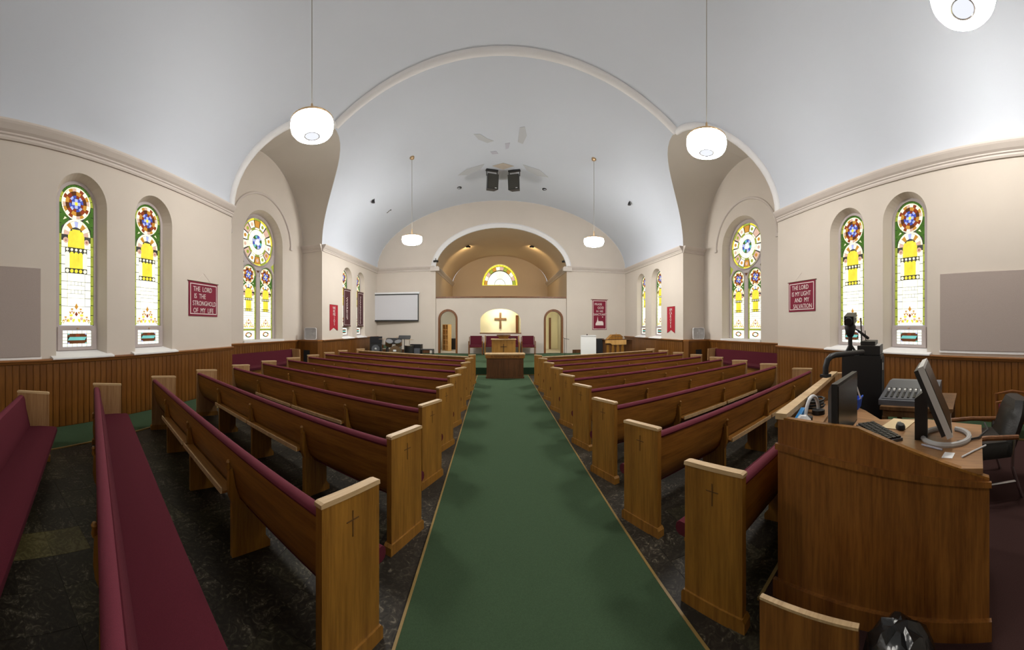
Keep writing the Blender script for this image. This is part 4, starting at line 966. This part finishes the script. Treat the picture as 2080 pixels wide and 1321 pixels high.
# ------------------------------------------------------------------ stage, piano side
t = thing('easel_whiteboard', 'white flip-chart board on a stand beside the front wall', 'whiteboard', (4.10, 14.6, STG), 0.0)
MB().box(-0.36, 0.36, -0.015, 0.01, 0.08, 1.02).build('board', 'paper_white', t); box('clip_bar', 'white_plastic', t, -0.34, 0.34, -0.03, 0.015, 0.985, 1.03)
MB().lathe([(0.0, 0.03), (0.03, 0.02), (0.03, -0.02), (0.0, -0.02)], 10, (-0.07, -0.02, 1.06)).build('clip_knob', 'black_plastic', t)
for x in (-0.3, 0.3): MB().tube([(x, 0.02, 1.0), (x * 1.1, 0.05, 0.0)], 0.014, 6).build('leg', 'black_plastic', t)
MB().tube([(0, 0.02, 1.0), (0, 0.45, 0.0)], 0.014, 6).build('leg', 'black_plastic', t)
t = thing('floor_speaker', 'narrow black loudspeaker between whiteboard and piano', 'speaker', (4.72, 15.0, STG))
box('case', 'black_plastic', t, -0.16, 0.20, -0.2, 0.2, 0, 0.86); box('grille_cloth', 'black_cloth', t, -0.13, 0.17, -0.21, -0.2, 0.05, 0.80)
t = thing('piano', 'upright wooden piano seen from its panelled back', 'piano', (5.38, 14.7, STG), 0.12)
MB().box(-0.52, 0.52, -0.16, 0.30, 0.0, 0.78).build('case', 'dark_wood', t)
MB().prism([(-0.54, 0.66), (-0.30, 0.66), (-0.20, 0.58), (0.54, 0.58), (0.54, 0.80), (-0.54, 0.80)], -0.20, -0.16).build('top_rail', 'pine', t)
for x in (-0.46, -0.2, 0.05, 0.3): MB().prism([(x, 0.04), (x + 0.10, 0.04), (x + 0.12, 0.3), (x + 0.10, 0.58), (x, 0.58), (x - 0.02, 0.3)], -0.185, -0.16).build('back_post', 'oak', t)
box('lid', 'dark_wood', t, -0.56, 0.80, -0.20, 0.34, 0.80, 0.83)
box('side_cabinet', 'dark_wood', t, 0.54, 0.92, -0.10, 0.34, 0, 0.79)
t = thing('wooden_chest', 'small carved wooden chest lying on the piano lid', 'box', (5.42, 14.72, STG + 0.83), 0.1)
MB().prism([(-0.42, 0.0), (0.34, 0.0), (0.34, 0.14), (0.20, 0.23), (-0.18, 0.22), (-0.30, 0.12)], -0.14, 0.14).build('body', 'oak', t)
box('lid_band', 'table_wood', t, -0.10, 0.345, -0.145, 0.145, 0.12, 0.15); MB().lathe([(0, 0.23), (0.02, 0.235), (0.012, 0.29), (0, 0.32)], 10, (0.06, 0, 0)).build('handle', 'brass', t)
t = thing('microphone_stand', 'thin black microphone stand beside the whiteboard-side doorway', 'microphone stand', (3.25, 15.8, STG))
MB().tube([(0, 0, 0.02), (0, 0, 0.85)], 0.012, 6).build('pole', 'black_plastic', t); MB().tube([(-0.06, 0, 0.88), (0.05, 0, 0.84), (0.22, 0, 0.80)], 0.012, 6).build('boom', 'black_plastic', t)
MB().lathe([(0.13, 0), (0.13, 0.02), (0.02, 0.03)], 18).build('base', 'black_plastic', t)

# ------------------------------------------------------------------ box fans on the pier ledges
for x, y, rz, nm in ((-7.05 + 0.13, YP - 0.26, 0.35, 'drum kit'), (7.66, YP - 0.26, -0.35, 'piano')):
    t = thing('box_fan', 'white square box fan on the ledge of the %s-side pier' % nm, 'fan', (x, y, ZW + 0.012), rz); s = 0.235
    rr = lambda q, y: [(cx * (q - 0.05) + 0.05 * cos(a), y, 0.24 + cz * (q - 0.05) + 0.05 * sin(a)) for cx, cz, a0 in ((1, 1, 0), (-1, 1, pi / 2), (-1, -1, pi), (1, -1, 3 * pi / 2)) for a in (a0, a0 + pi / 4, a0 + pi / 2)]
    MB().rings([rr(s, -0.06), rr(s, 0.06), rr(s - 0.02, 0.06), rr(s - 0.02, -0.06), rr(s, -0.06)], caps=False).build('housing', 'white_plastic', t)
    g = MB()
    for k in range(-5, 6): g.box(k * 0.037 - 0.004, k * 0.037 + 0.004, -0.055, -0.050, 0.03, 0.45)
    g.build('grille', 'white_plastic', t)
    hub = MB().rings([[(0.06 * cos(2 * pi * k / 16), y, 0.24 + 0.06 * sin(2 * pi * k / 16)) for k in range(16)] for y in (-0.03, 0.04)]).build('hub', 'silver_plastic', t)
    for k in range(5):
        a = 2 * pi * k / 5
        MB().rings([[(0.05 * cos(a), 0.0, 0.24 + 0.05 * sin(a)), (0.20 * cos(a - 0.3), -0.02, 0.24 + 0.20 * sin(a - 0.3)), (0.20 * cos(a + 0.4), 0.02, 0.24 + 0.20 * sin(a + 0.4))], [(0.05 * cos(a), 0.006, 0.24 + 0.05 * sin(a)), (0.20 * cos(a - 0.3), -0.014, 0.24 + 0.20 * sin(a - 0.3)), (0.20 * cos(a + 0.4), 0.026, 0.24 + 0.20 * sin(a + 0.4))]]).build('blade', 'silver_plastic', hub)
    MB().rings([rr(s - 0.022, 0.052), rr(s - 0.022, 0.058)]).build('rear_screen', 'silver_plastic', t)

# ------------------------------------------------------------------ ceiling fittings
def vault_hit(x, y):
    sx, sy, tt = ray(x, y); r = 3.0
    c = (XFL + XFR) / 2; h = (XFR - XFL) / 2
    while r < 40:
        X, Y, Z = r * sx, r * sy, H + tt * r
        if Y > YM and Z > ZC1 + (crown(Y) - ZC1) * sqrt(max(0, 1 - ((X - c) / h) ** 2)): break
        r += 0.02
    return Vector((X, Y, Z))
for px, py, s, nm in ((998, 347, 1, 'drum kit'), (1046, 348, -1, 'piano')):
    p = vault_hit(px, py)
    t = thing('hanging_speaker', 'black loudspeaker hung from the vault, angled to the %s side' % nm, 'speaker', (p.x, p.y, p.z - 0.88), s * 0.32)
    MB().rings([[(-0.25, -0.20, 0.0), (0.25, -0.20, 0.0), (0.18, 0.18, 0.06), (-0.18, 0.18, 0.06)], [(-0.25, -0.30, 0.62), (0.25, -0.30, 0.62), (0.18, 0.10, 0.66), (-0.18, 0.10, 0.66)]]).build('cabinet', 'black_plastic', t)
    MB().rings([[(-0.22, -0.215, 0.03), (0.22, -0.215, 0.03), (0.22, -0.20, 0.03), (-0.22, -0.20, 0.03)], [(-0.22, -0.315, 0.60), (0.22, -0.315, 0.60), (0.22, -0.30, 0.60), (-0.22, -0.30, 0.60)]]).build('grille', 'screen_grey', t)
    MB().obox((0.13, -0.222, 0.055), (1, 0, 0), (0, 1, 0), (0, 0, 1), 0.04, 0.004, 0.012).build('badge', 'white_plastic', t)
    for x in (-0.24, 0.24): box('bracket_arm', 'black_plastic', t, x - 0.012, x + 0.012, -0.12, -0.06, 0.6, 0.86)
    box('bracket_plate', 'black_plastic', t, -0.27, 0.27, -0.16, -0.02, 0.82, 0.92)
for px, py, lb in ((933, 381, 'round black vault vent between hanging speakers and drum-side lamp'), (1106, 384, 'round black vault vent between hanging speakers and piano-side lamp')):
    p = vault_hit(px, py); t = thing('ceiling_vent', lb, 'vent', (p.x, p.y, p.z))
    MB().lathe([(0.11, 0.05), (0.11, -0.03), (0.085, -0.04), (0.085, 0.0)], 20).build('collar', 'black_plastic', t); MB().lathe([(0.084, -0.005), (0.084, 0.0)], 16).build('grille', 'black_cloth', t)
for px, py, lb in ((760, 404, 'small black vault spotlight over the drum kit side'), (1279, 409, 'small black vault spotlight over the piano side')):
    p = vault_hit(px, py); t = thing('spotlight', lb, 'spotlight', (p.x, p.y, p.z))
    MB().tube([(0, 0, 0.05), (0, 0, -0.08), (0.02, -0.03, -0.12)], 0.02, 6).build('bracket', 'black_plastic', t); MB().lathe([(0.04, 0.06), (0.06, 0.0), (0.075, -0.06), (0.0, -0.05)], 14, (-0.03, -0.03, -0.12)).build('can', 'black_plastic', t)
p = vault_hit(793, 427); t = thing('ceiling_hook', 'small dark hook fixed to the vault by the drum-side lamp', 'hook', (p.x, p.y, p.z))
MB().lathe([(0.05, 0.05), (0.05, -0.01), (0, -0.02)], 12).build('plate', 'grey_plastic', t); MB().tube([(0, 0, 0), (-0.06, -0.04, -0.06), (-0.14, -0.05, -0.13), (-0.17, -0.05, -0.12)], 0.012, 6).build('hook_arm', 'black_plastic', t)
for px, py, X, lb in ((951, 498, -1, 'inner drum-side black spotlight in the choir loft vault'), (1080, 498, 1, 'inner piano-side black spotlight in the choir loft vault'), (885, 527, -1, 'outer drum-side black spotlight in the choir loft vault'), (1146, 528, 1, 'outer piano-side black spotlight in the choir loft vault')):
    sx, sy, tt = ray(px, py); r = YB
    while r < 40:
        Xq, Yq, Zq = r * sx, r * sy, H + tt * r
        if Zq > AZS + 2.15 * sqrt(max(0, 1 - ((Xq - AXC) / (AHW + 0.02)) ** 2)): break
        r += 0.02
    t = thing('loft_spotlight', lb, 'spotlight', (Xq, Yq, Zq))
    MB().tube([(0, 0, 0.05), (0, 0, -0.10)], 0.02, 6).build('bracket', 'black_plastic', t)
    MB().tube([(-0.12, 0.03, -0.10), (0.02, 0, -0.09), (0.12, -0.04, -0.12)], [0.05, 0.06, 0.06], 10).build('can', 'black_plastic', t)
    if 'outer' in lb: continue
    ld = bpy.data.lights.new('loft_spot_light', 'SPOT'); ld.energy = 75; ld.color = (1.0, 0.72, 0.38); ld.spot_size = 2.4; ld.spot_blend = 0.8; ld.shadow_soft_size = 0.06
    lo = bpy.data.objects.new('bulb', ld); COL.objects.link(lo); lo.parent = t; lo.location = (-X * 0.22, 0.05, -0.16); lo.rotation_euler = (0.9, -X * 0.7, 0)
# faded painted emblem on the vault
def fresco(poly, mat, name):
    vs = [vault_hit(x, y) + Vector((0, -0.01, -0.02)) for x, y in poly]
    c = sum(vs, Vector()) / len(vs); n = len(vs)
    up = [v + Vector((0, 0, 0.012)) for v in vs]
    return MB().rings([up, vs]).build(name, mat, FR)
FR = thing('painted_emblem', 'faded grey and tan painted emblem on the vault above the hanging speakers', 'emblem', (0.2, 12.0, 8.7))
FR.location = (0, 0, 0)
fresco([(1000, 337), (1022, 331), (1044, 337), (1022, 344)], 'fresco_tan', 'diamond')
fresco([(930, 356), (948, 343), (984, 333), (975, 345), (950, 355)], 'fresco_grey', 'wing')
fresco([(1114, 360), (1096, 345), (1062, 334), (1070, 346), (1092, 357)], 'fresco_grey', 'wing')
fresco([(962, 272), (975, 272), (990, 281), (1003, 286), (990, 290), (972, 283)], 'fresco_grey', 'plume')
fresco([(1056, 259), (1066, 257), (1070, 275), (1062, 292), (1052, 288)], 'fresco_grey', 'plume')
fresco([(1026, 291), (1036, 290), (1033, 301), (1027, 303)], 'fresco_lilac', 'figure')
fresco([(996, 308), (1008, 307), (1012, 312), (1000, 313)], 'fresco_lilac', 'figure')

# ------------------------------------------------------------------ sound desk area
PLZ = 0.12
pl = tag(slab('desk_platform', [(1.37, 1.375), (3.82, 2.265), (4.85, 2.2), (4.45, -1.6), (1.50, -1.6)], 0.0, PLZ, 'carpet_dark'), 'low dark-carpeted platform under the sound desk', 'platform')
slab('edge_trim', [(1.365, 1.385), (3.815, 2.275), (3.825, 2.255), (1.375, 1.365)], PLZ - 0.012, PLZ + 0.004, 'brass_edge', pl)
A, B, C = Vector((1.48, 1.32, 0)), Vector((1.70, 0.17, 0)), Vector((3.20, 2.04, 0))
dk = thing('sound_desk', 'large oak sound desk with a sloping side panel beside the aisle', 'desk', (A.x, A.y, PLZ))
dS = (B - A); LS = dS.length; dS.normalize(); dF = (C - A); LF = dF.length; dF.normalize()
nS = Vector((dS.y, -dS.x, 0)) if (dS.y) < 0 and Vector((dS.y, -dS.x, 0)).x < 0 else Vector((-dS.y, dS.x, 0))
if nS.x > 0: nS = -nS                              # outward, to the aisle
nF = Vector((-dF.y, dF.x, 0))                       # outward, to the front
def along(d, n, prof, t0, t1):                      # outline in (distance, height), extruded along n
    return MB().rings([[d * a + n * t0 + Vector((0, 0, z)) for a, z in prof], [d * a + n * t1 + Vector((0, 0, z)) for a, z in prof]])
hA, hB = 1.155 - PLZ, 0.92 - PLZ
along(dS, nS, [(0, 0.0), (LS, 0.0), (LS, hB), (LS * 0.42, hA - 0.005), (0, hA)], -0.02, 0.01).build('side_panel', 'desk_oak', dk)
along(dS, nS, [(-0.01, 0.86), (LS + 0.01, 0.765), (LS + 0.01, 0.795), (-0.01, 0.895)], 0.01, 0.028).build('moulding', 'desk_oak', dk)
along(dS, nS, [(-0.02, 0.0), (LS + 0.01, 0.0), (LS + 0.01, 0.10), (-0.02, 0.10)], 0.01, 0.035).build('base_moulding', 'desk_oak', dk)
along(dS, nS, [(0, hA), (LS * 0.42, hA - 0.005), (LS, hB), (LS, hB + 0.012), (LS * 0.42, hA + 0.007), (0, hA + 0.012)], -0.022, 0.012).build('side_edge', 'oak_x', dk)
along(dF, nF, [(0, 0.0), (LF, 0.0), (LF, hA), (0, hA)], -0.03, 0.0).build('front_panel', 'oak_x', dk)
along(dF, nF, [(-0.02, hA), (LF, hA), (LF, hA + 0.035), (-0.02, hA + 0.035)], -0.055, 0.015).build('front_cap', 'oak_pale', dk)
WT = 0.87 - PLZ + 0.11
top_poly = [(0.01, -0.06), (0.205, -1.12), (0.95, -1.02), (1.02, -0.55), (0.88, -0.25), (1.08, -0.02), (1.36, 0.44), (1.20, 0.47)]
MB().add([(x, y, WT + 0.0) for x, y in top_poly] + [(x, y, WT - 0.03) for x, y in top_poly], [tuple(range(8)), tuple(range(15, 7, -1))] + [(i, 8 + i, 8 + (i + 1) % 8, (i + 1) % 8) for i in range(8)]).build('worktop', 'desk_top', dk)
for q in top_poly[2:5]: MB().box(q[0] - 0.08, q[0] - 0.03, q[1] - 0.0, q[1] + 0.05, 0.0, WT - 0.03).build('leg', 'desk_oak', dk)
TZ = PLZ + WT
SZ = 1.10                                            # small raised shelf behind the front panel
def spot(a, b, z=SZ): return A + dF * a - nF * b + Vector((0, 0, z))
along(dF, nF, [(0.03, SZ - PLZ - 0.02), (0.62, SZ - PLZ - 0.02), (0.62, SZ - PLZ), (0.03, SZ - PLZ)], -0.23, -0.03).build('raised_shelf', 'desk_top', dk)
# dark monitor facing the operator
t = thing('monitor', 'dark flat monitor seen edge-on behind the oak front panel', 'monitor', (1.83, 1.07, TZ), atan2(0.17, 0.55))
MB().rings([[(x, y, z) for x, z in ((-0.28, 0.05), (0.28, 0.05), (0.28, 0.40), (-0.28, 0.40))] for y in (-0.02, 0.015)] + [[(x * 0.8, 0.05, 0.225 + (z - 0.225) * 0.7) for x, z in ((-0.28, 0.05), (0.28, 0.05), (0.28, 0.40), (-0.28, 0.40))]]).build('housing', 'black_plastic', t)
box('screen', 'screen_grey', t, -0.265, 0.265, -0.024, -0.02, 0.068, 0.385)
box('neck', 'black_plastic', t, -0.04, 0.04, 0.02, 0.06, 0.0, 0.2); MB().lathe([(0.12, 0), (0.12, 0.012), (0.03, 0.02)], 20, (0, 0.03, 0)).build('foot', 'black_plastic', t)
# silver-edged monitor tilted back
t = thing('monitor', 'tilted silver-edged monitor on a black arm stand', 'monitor', (2.11, 0.47, TZ), atan2(0.24, 0.97))
tl = 0.40; c_, s_ = cos(tl), sin(tl)
P_ = lambda x, y, z: (x, y * c_ + z * s_, 0.08 + z * c_ - y * s_)
MB().rings([[P_(x, y, z) for x, z in ((-0.25, 0.0), (0.25, 0.0), (0.25, 0.44), (-0.25, 0.44))] for y in (-0.018, 0.018)]).build('bezel', 'silver_plastic', t)
MB().rings([[P_(x, y, z) for x, z in ((-0.235, 0.02), (0.235, 0.02), (0.235, 0.42), (-0.235, 0.42))] for y in (-0.022, -0.017)]).build('screen', 'screen_grey', t)
MB().rings([[P_(x, y, z) for x, z in ((-0.24, 0.02), (0.24, 0.02), (0.24, 0.43), (-0.24, 0.43))] for y in (0.018, 0.045)]).build('back_cover', 'black_plastic', t)
MB().rings([[(x, y, z) for x, y in ((-0.045, 0.14), (0.045, 0.14), (0.045, 0.22), (-0.045, 0.22))] for z in (0.0, 0.26)] + [[(x, y, 0.30) for x, y in ((-0.045, 0.10), (0.045, 0.10), (0.045, 0.17), (-0.045, 0.17))]]).build('neck', 'black_plastic', t)
MB().tube([(0.17 * cos(a), 0.10 + 0.15 * sin(a) - 0.08, 0.012) for a in [pi * 0.1 + k * pi * 1.75 / 18 for k in range(19)]], 0.018, 8).build('stand_ring', 'silver_plastic', t, smooth=True)
# keyboard and small things on the worktop
t = thing('computer_keyboard', 'black computer keyboard on the sound desk', 'keyboard', (2.04, 0.94, TZ), atan2(0.29, 0.22))
MB().box(-0.20, 0.20, -0.07, 0.07, 0.0, 0.018).build('base', 'grey_plastic', t)
for i in range(11):
    for j in range(4): box('key', 'black_plastic', t, -0.19 + i * 0.035, -0.162 + i * 0.035, -0.062 + j * 0.032, -0.036 + j * 0.032, 0.018, 0.030)
t = thing('computer_mouse', 'black computer mouse on a tan pad', 'mouse', (2.20, 0.84, TZ + 0.004), 0.6)
MB().rings([[(0.055 * a * cos(2 * pi * k / 14), 0.033 * a * sin(2 * pi * k / 14), z) for k in range(14)] for a, z in ((1.0, 0.0), (1.0, 0.014), (0.8, 0.030), (0.35, 0.037))]).build('shell', 'black_plastic', t, smooth=True)
box('button', 'grey_plastic', t, 0.015, 0.045, -0.012, 0.012, 0.028, 0.034)
tag(MB().box(2.17, 2.42, 0.80, 0.98, TZ, TZ + 0.004).build('mouse_pad', 'paper_tan'), 'square tan mouse pad on the sound desk', 'mouse pad')
t = thing('headphones', 'white-banded headphones lying behind the dark monitor', 'headphones', tuple(spot(0.27, 0.14)), 0.2)
MB().tube([(0.10 * cos(a), 0.0, 0.02 + 0.12 * sin(a)) for a in [pi * k / 14 for k in range(15)]], 0.012, 8).build('band', 'white_plastic', t, smooth=True)
for x in (-0.10, 0.10): MB().lathe([(0.045, 0), (0.045, 0.03), (0.02, 0.035)], 14, (x, 0, 0)).build('ear_cup', 'black_plastic', t)
tag(MB().obox(spot(0.20, 0.075, SZ + 0.030), (0.9, 0.40, 0.17), (-0.41, 0.91, 0), (-0.15, -0.07, 0.98), 0.09, 0.014, 0.014).build('blue_binder', 'sky_blue_plastic'), 'sky blue plastic binder edge behind the dark monitor', 'binder')
pq = spot(0.09, 0.12)
tag(MB().rings([[(pq.x + 0.055 * cos(2 * pi * k / 9) * a, pq.y + 0.045 * sin(2 * pi * k / 9) * a, SZ + z + 0.006 * (k % 3)) for k in range(9)] for a, z in ((1.0, 0.0), (1.1, 0.02), (0.5, 0.05))]).build('crumpled_paper', 'paper_white'), 'crumpled white paper in the corner of the sound desk', 'paper')
pq = spot(0.46, 0.12)
tag(MB().tube([(pq.x + 0.07 * cos(k * 0.7) * (1 + 0.15 * sin(k)), pq.y + 0.055 * sin(k * 0.7), SZ + 0.014 + 0.0025 * k) for k in range(34)], 0.008, 6).build('cable_coil', 'black_plastic'), 'tangled coil of black cable behind the dark monitor', 'cable')
tag(MB().tube([(1.80, 0.33, TZ + 0.006), (1.90, 0.28, TZ + 0.006), (2.0, 0.22, TZ + 0.006)], 0.005, 6).build('white_cable', 'white_plastic'), 'thin white cable lying across the worktop edge', 'cable')
tag(MB().tube([(2.02, 0.40, TZ + 0.01), (2.12, 0.28, TZ + 0.01), (2.30, 0.24, TZ + 0.008), (2.45, 0.28, TZ + 0.008)], 0.007, 6).build('black_cable', 'black_plastic'), 'black monitor cable trailing over the worktop', 'cable')
tag(MB().tube([(1.93, 0.60, TZ + 0.007), (1.88, 0.46, TZ + 0.007)], 0.006, 6).build('pen', 'fresco_lilac'), 'purple pen lying on the sloping worktop', 'pen')
tag(MB().box(1.78, 1.86, 0.38, 0.44, TZ, TZ + 0.003).build('note_paper', 'paper_white'), 'small white note beside the monitor stand', 'paper')
# side table, mixer, rack
t = thing('equipment_table', 'brown wooden table carrying the sound mixer', 'table', (4.02, 1.25, PLZ), 0.15)
box('top', 'table_wood', t, -0.45, 0.45, -0.42, 0.42, 0.62, 0.66); box('apron', 'table_wood', t, -0.42, 0.42, -0.39, 0.39, 0.54, 0.62)
for x in (-0.40, 0.40):
    for y in (-0.37, 0.37): box('leg', 'table_wood', t, x - 0.03, x + 0.03, y - 0.03, y + 0.03, 0, 0.54)
t = thing('sound_mixer', 'grey audio mixing console with rows of faders', 'mixer', (3.98, 1.36, PLZ + 0.66), 0.15)
MB().prism([(-0.36, 0.0), (0.36, 0.0), (0.36, 0.20), (0.20, 0.20), (-0.36, 0.06)], -0.34, 0.34).build('console', 'grey_plastic', t)
MB().prism([(-0.33, 0.0675), (0.20, 0.2), (0.20, 0.208), (-0.33, 0.0755)], -0.31, 0.31).build('fader_panel', 'grey_plastic', t)
for i in range(9):
    y = -0.27 + i * 0.067
    MB().prism([(-0.30, 0.083), (-0.05, 0.1455), (-0.05, 0.155), (-0.30, 0.0925)], y - 0.014, y + 0.014).build('channel_strip', 'black_plastic', t)
    MB().prism([(-0.16, 0.125), (-0.12, 0.135), (-0.12, 0.16), (-0.16, 0.15)], y - 0.012, y + 0.012).build('fader_knob', 'key_white', t)
t = thing('blue_basket', 'small bright blue plastic basket by the dark monitor', 'basket', (2.60, 1.43, TZ), 0.3)
MB().rings([[(x * a, y * a, z) for x, y in ((-0.09, -0.06), (0.09, -0.06), (0.09, 0.06), (-0.09, 0.06))] for a, z in ((0.8, 0.0), (1.0, 0.09), (0.94, 0.09), (0.76, 0.01))]).build('bin', 'blue_plastic', t); box('rim', 'blue_plastic', t, -0.095, 0.095, -0.065, -0.055, 0.082, 0.095)
t = thing('equipment_rack', 'tall black equipment rack beside the sound mixer', 'rack', (3.88, 1.99, PLZ), 0.35)
MB().box(-0.27, 0.27, -0.24, 0.24, 0.03, 1.22).build('case', 'black_plastic', t)
box('rack_door', 'black_cloth', t, -0.25, 0.25, -0.25, -0.24, 0.06, 1.18); box('sticker', 'paper_white', t, -0.11, -0.07, -0.256, -0.25, 1.03, 1.12)
for x in (-0.2, 0.2): box('foot', 'black_plastic', t, x - 0.04, x + 0.04, -0.2, 0.2, 0, 0.03)
t = thing('amplifier', 'flat black amplifier on top of the equipment rack', 'amplifier', (3.88, 1.99, PLZ + 1.22), 0.35)
MB().box(-0.26, 0.26, -0.23, 0.05, 0.012, 0.12).build('case', 'black_plastic', t); box('lid', 'silver_plastic', t, -0.25, 0.25, -0.22, 0.04, 0.12, 0.126)
for x in (-0.2, 0.2): box('foot', 'black_plastic', t, x - 0.03, x + 0.03, -0.2, 0.03, 0, 0.012)
t = thing('wireless_receiver', 'black wireless receiver with two upright antennas', 'receiver', (3.795, 1.874, PLZ + 1.346), 0.35)
box('case', 'black_plastic', t, -0.14, 0.16, -0.09, 0.09, 0, 0.05)
for x in (-0.13, -0.09): MB().tube([(x, 0.08, 0.04), (x - 0.005, 0.09, 0.34)], 0.006, 6).build('antenna', 'black_plastic', t)
t = thing('wireless_receiver', 'small black receiver with a single leaning antenna', 'receiver', (4.052, 1.968, PLZ + 1.346), 0.35)
box('case', 'black_plastic', t, -0.11, 0.11, -0.08, 0.08, 0, 0.05); MB().tube([(-0.10, 0.06, 0.04), (-0.12, 0.07, 0.18)], 0.006, 6).build('antenna', 'black_plastic', t)
t = thing('video_camera', 'black video camera on a fluid head with a long pan handle', 'camera', (3.63, 2.19, PLZ + 1.22), 0.35)
MB().tube([(0, -0.12, 0.0), (0, -0.12, 0.25)], 0.028, 10).build('column', 'black_plastic', t)
MB().lathe([(0.035, 0.23), (0.055, 0.27), (0.075, 0.35), (0.06, 0.39)], 16, (0, -0.12, 0)).build('fluid_head', 'black_plastic', t, smooth=True)
cb = MB().obox((-0.03, -0.13, 0.455), (0.97, 0, 0.22), (0, 1, 0), (-0.22, 0, 0.97), 0.13, 0.06, 0.055).build('camera_body', 'black_plastic', t)
MB().obox((0.0, -0.194, 0.455), (0.97, 0, 0.22), (0, 1, 0), (-0.22, 0, 0.97), 0.035, 0.004, 0.022).build('label_plate', 'paper_white', cb)
MB().tube([(-0.14, -0.13, 0.43), (-0.20, -0.13, 0.415)], [0.05, 0.045], 14).build('lens', 'black_plastic', cb)
MB().tube([(0.05, -0.14, 0.35), (0.18, -0.20, 0.30)], 0.011, 8).build('pan_rod', 'black_plastic', t); MB().tube([(0.18, -0.20, 0.30), (0.40, -0.30, 0.20)], [0.017, 0.022], 10).build('pan_grip', 'black_plastic', t)
for k in range(3): MB().tube([(0, -0.12, 0.14), (0.10 * cos(k * 2.1 + 0.4), -0.12 + 0.10 * sin(k * 2.1 + 0.4), 0.0)], 0.016, 6).build('leg', 'black_plastic', t)
t = thing('bent_pipe_stand', 'black bent pipe clamped to the top of the oak front panel', 'stand', (2.80, 1.868, 1.19), 0.0)
MB().tube([(0, 0, 0.0), (0, 0, 0.10), (0.02, -0.01, 0.17), (0.07, -0.02, 0.205), (0.14, -0.03, 0.215), (0.62, -0.10, 0.215)], 0.030, 10).build('pipe', 'black_plastic', t, smooth=True)
MB().box(-0.045, 0.045, -0.04, 0.04, 0, 0.03).build('clamp', 'black_plastic', t)
tag(MB().tube([(2.36, 1.50, TZ + 0.01), (2.38, 1.46, TZ + 0.16), (2.44, 1.40, TZ + 0.24), (2.52, 1.36, TZ + 0.20), (2.55, 1.34, TZ + 0.10)], 0.007, 6).build('white_cable', 'white_plastic'), 'looping white cable behind the dark monitor', 'cable')
# chairs by the desk
t = thing('office_armchair', 'black vinyl armchair with wooden arms behind the sound desk', 'chair', (3.28, 0.44, PLZ), 0.38)
MB().rings([[(-0.27, -0.26, z), (0.27, -0.26, z), (0.27, 0.26, z), (-0.27, 0.26, z)] for z in (0.36, 0.46)] + [[(-0.24, -0.22, 0.50), (0.24, -0.22, 0.50), (0.24, 0.24, 0.50), (-0.24, 0.24, 0.50)]]).build('seat', 'black_vinyl', t, smooth=True)
bp_ = []
for k in range(9):
    z = 0.42 + k * 0.055; w2 = 0.27 * (1 - 0.25 * max(0, (k - 5) / 3) ** 2); y0 = -0.24 - 0.02 * k
    bp_.append([(-w2, y0, z), (-w2 * 0.8, y0 - 0.075, z), (w2 * 0.8, y0 - 0.075, z), (w2, y0, z), (w2 * 0.75, y0 + 0.06, z), (-w2 * 0.75, y0 + 0.06, z)])
MB().rings(bp_).build('backrest', 'black_vinyl', t, smooth=True)
for s in (-1, 1):
    MB().tube([(s * 0.33, 0.32, 0.57), (s * 0.33, 0.0, 0.58), (s * 0.33, -0.30, 0.56)], 0.024, 8).build('armrest', 'door_wood', t)
    MB().tube([(s * 0.33, 0.24, 0.0), (s * 0.33, 0.26, 0.57)], 0.018, 8).build('leg', 'chrome', t); MB().tube([(s * 0.33, -0.34, 0.0), (s * 0.33, -0.24, 0.30), (s * 0.33, -0.26, 0.57)], 0.018, 8).build('leg', 'chrome', t)
    MB().tube([(s * 0.33, -0.28, 0.16), (s * 0.33, 0.24, 0.16)], 0.012, 6).build('stretcher', 'chrome', t)
t = thing('side_armchair', 'dark burgundy armchair standing against the wainscot behind the sound desk', 'chair', (5.02, 0.14, 0.012), 0.1)
MB().box(-0.26, 0.26, -0.26, 0.26, 0.36, 0.47).build('seat', 'burgundy', t); MB().prism([(-0.28, 0.45), (-0.21, 0.45), (-0.27, 0.84), (-0.34, 0.84)], -0.26, 0.26, plane='yz').build('backrest', 'burgundy', t)
for s in (-1, 1):
    MB().tube([(s * 0.30, 0.24, 0.0), (s * 0.30, 0.25, 0.62), (s * 0.30, 0.0, 0.66), (s * 0.30, -0.30, 0.62), (s * 0.30, -0.30, 0.0)], 0.024, 6).build('arm_frame', 'door_wood', t)
# low board and bin bag in the near corner
t = thing('low_oak_board', 'low oak board with a pale top edge standing beside the platform', 'board', (1.115, 1.10, 0.0), atan2(0.71 - 1.13, 0.12))
LB = 0.46
box('board', 'desk_oak', t, 0.0, LB, -0.022, 0.0, 0.0, 0.44); box('edge_strip', 'oak_pale', t, 0.0, LB, -0.024, 0.002, 0.44, 0.452)
for x in (0.05, LB - 0.09): box('foot', 'desk_oak', t, x, x + 0.04, 0.0, 0.10, 0.0, 0.05)
bag = MB(); rr_ = []
for j, (a, z) in enumerate(((0.9, 0.0), (1.05, 0.10), (1.0, 0.25), (0.85, 0.36), (0.55, 0.42), (0.2, 0.44))):
    rr_.append([(0.17 * a * cos(2 * pi * k / 18) * (1 + 0.10 * sin(k * 2.7 + j)), 0.17 * a * sin(2 * pi * k / 18) * (1 + 0.10 * cos(k * 1.9 + j * 1.3)), z + 0.015 * sin(k * 2.3 + j)) for k in range(18)])
bag.rings(rr_); o = tag(bag.build('bin_bag', 'black_bag', smooth=True), 'shiny black bin bag beside the low oak board', 'bag'); o.location = (1.31, 0.50, 0.0); o.scale = (0.9, 0.95, 1.02)
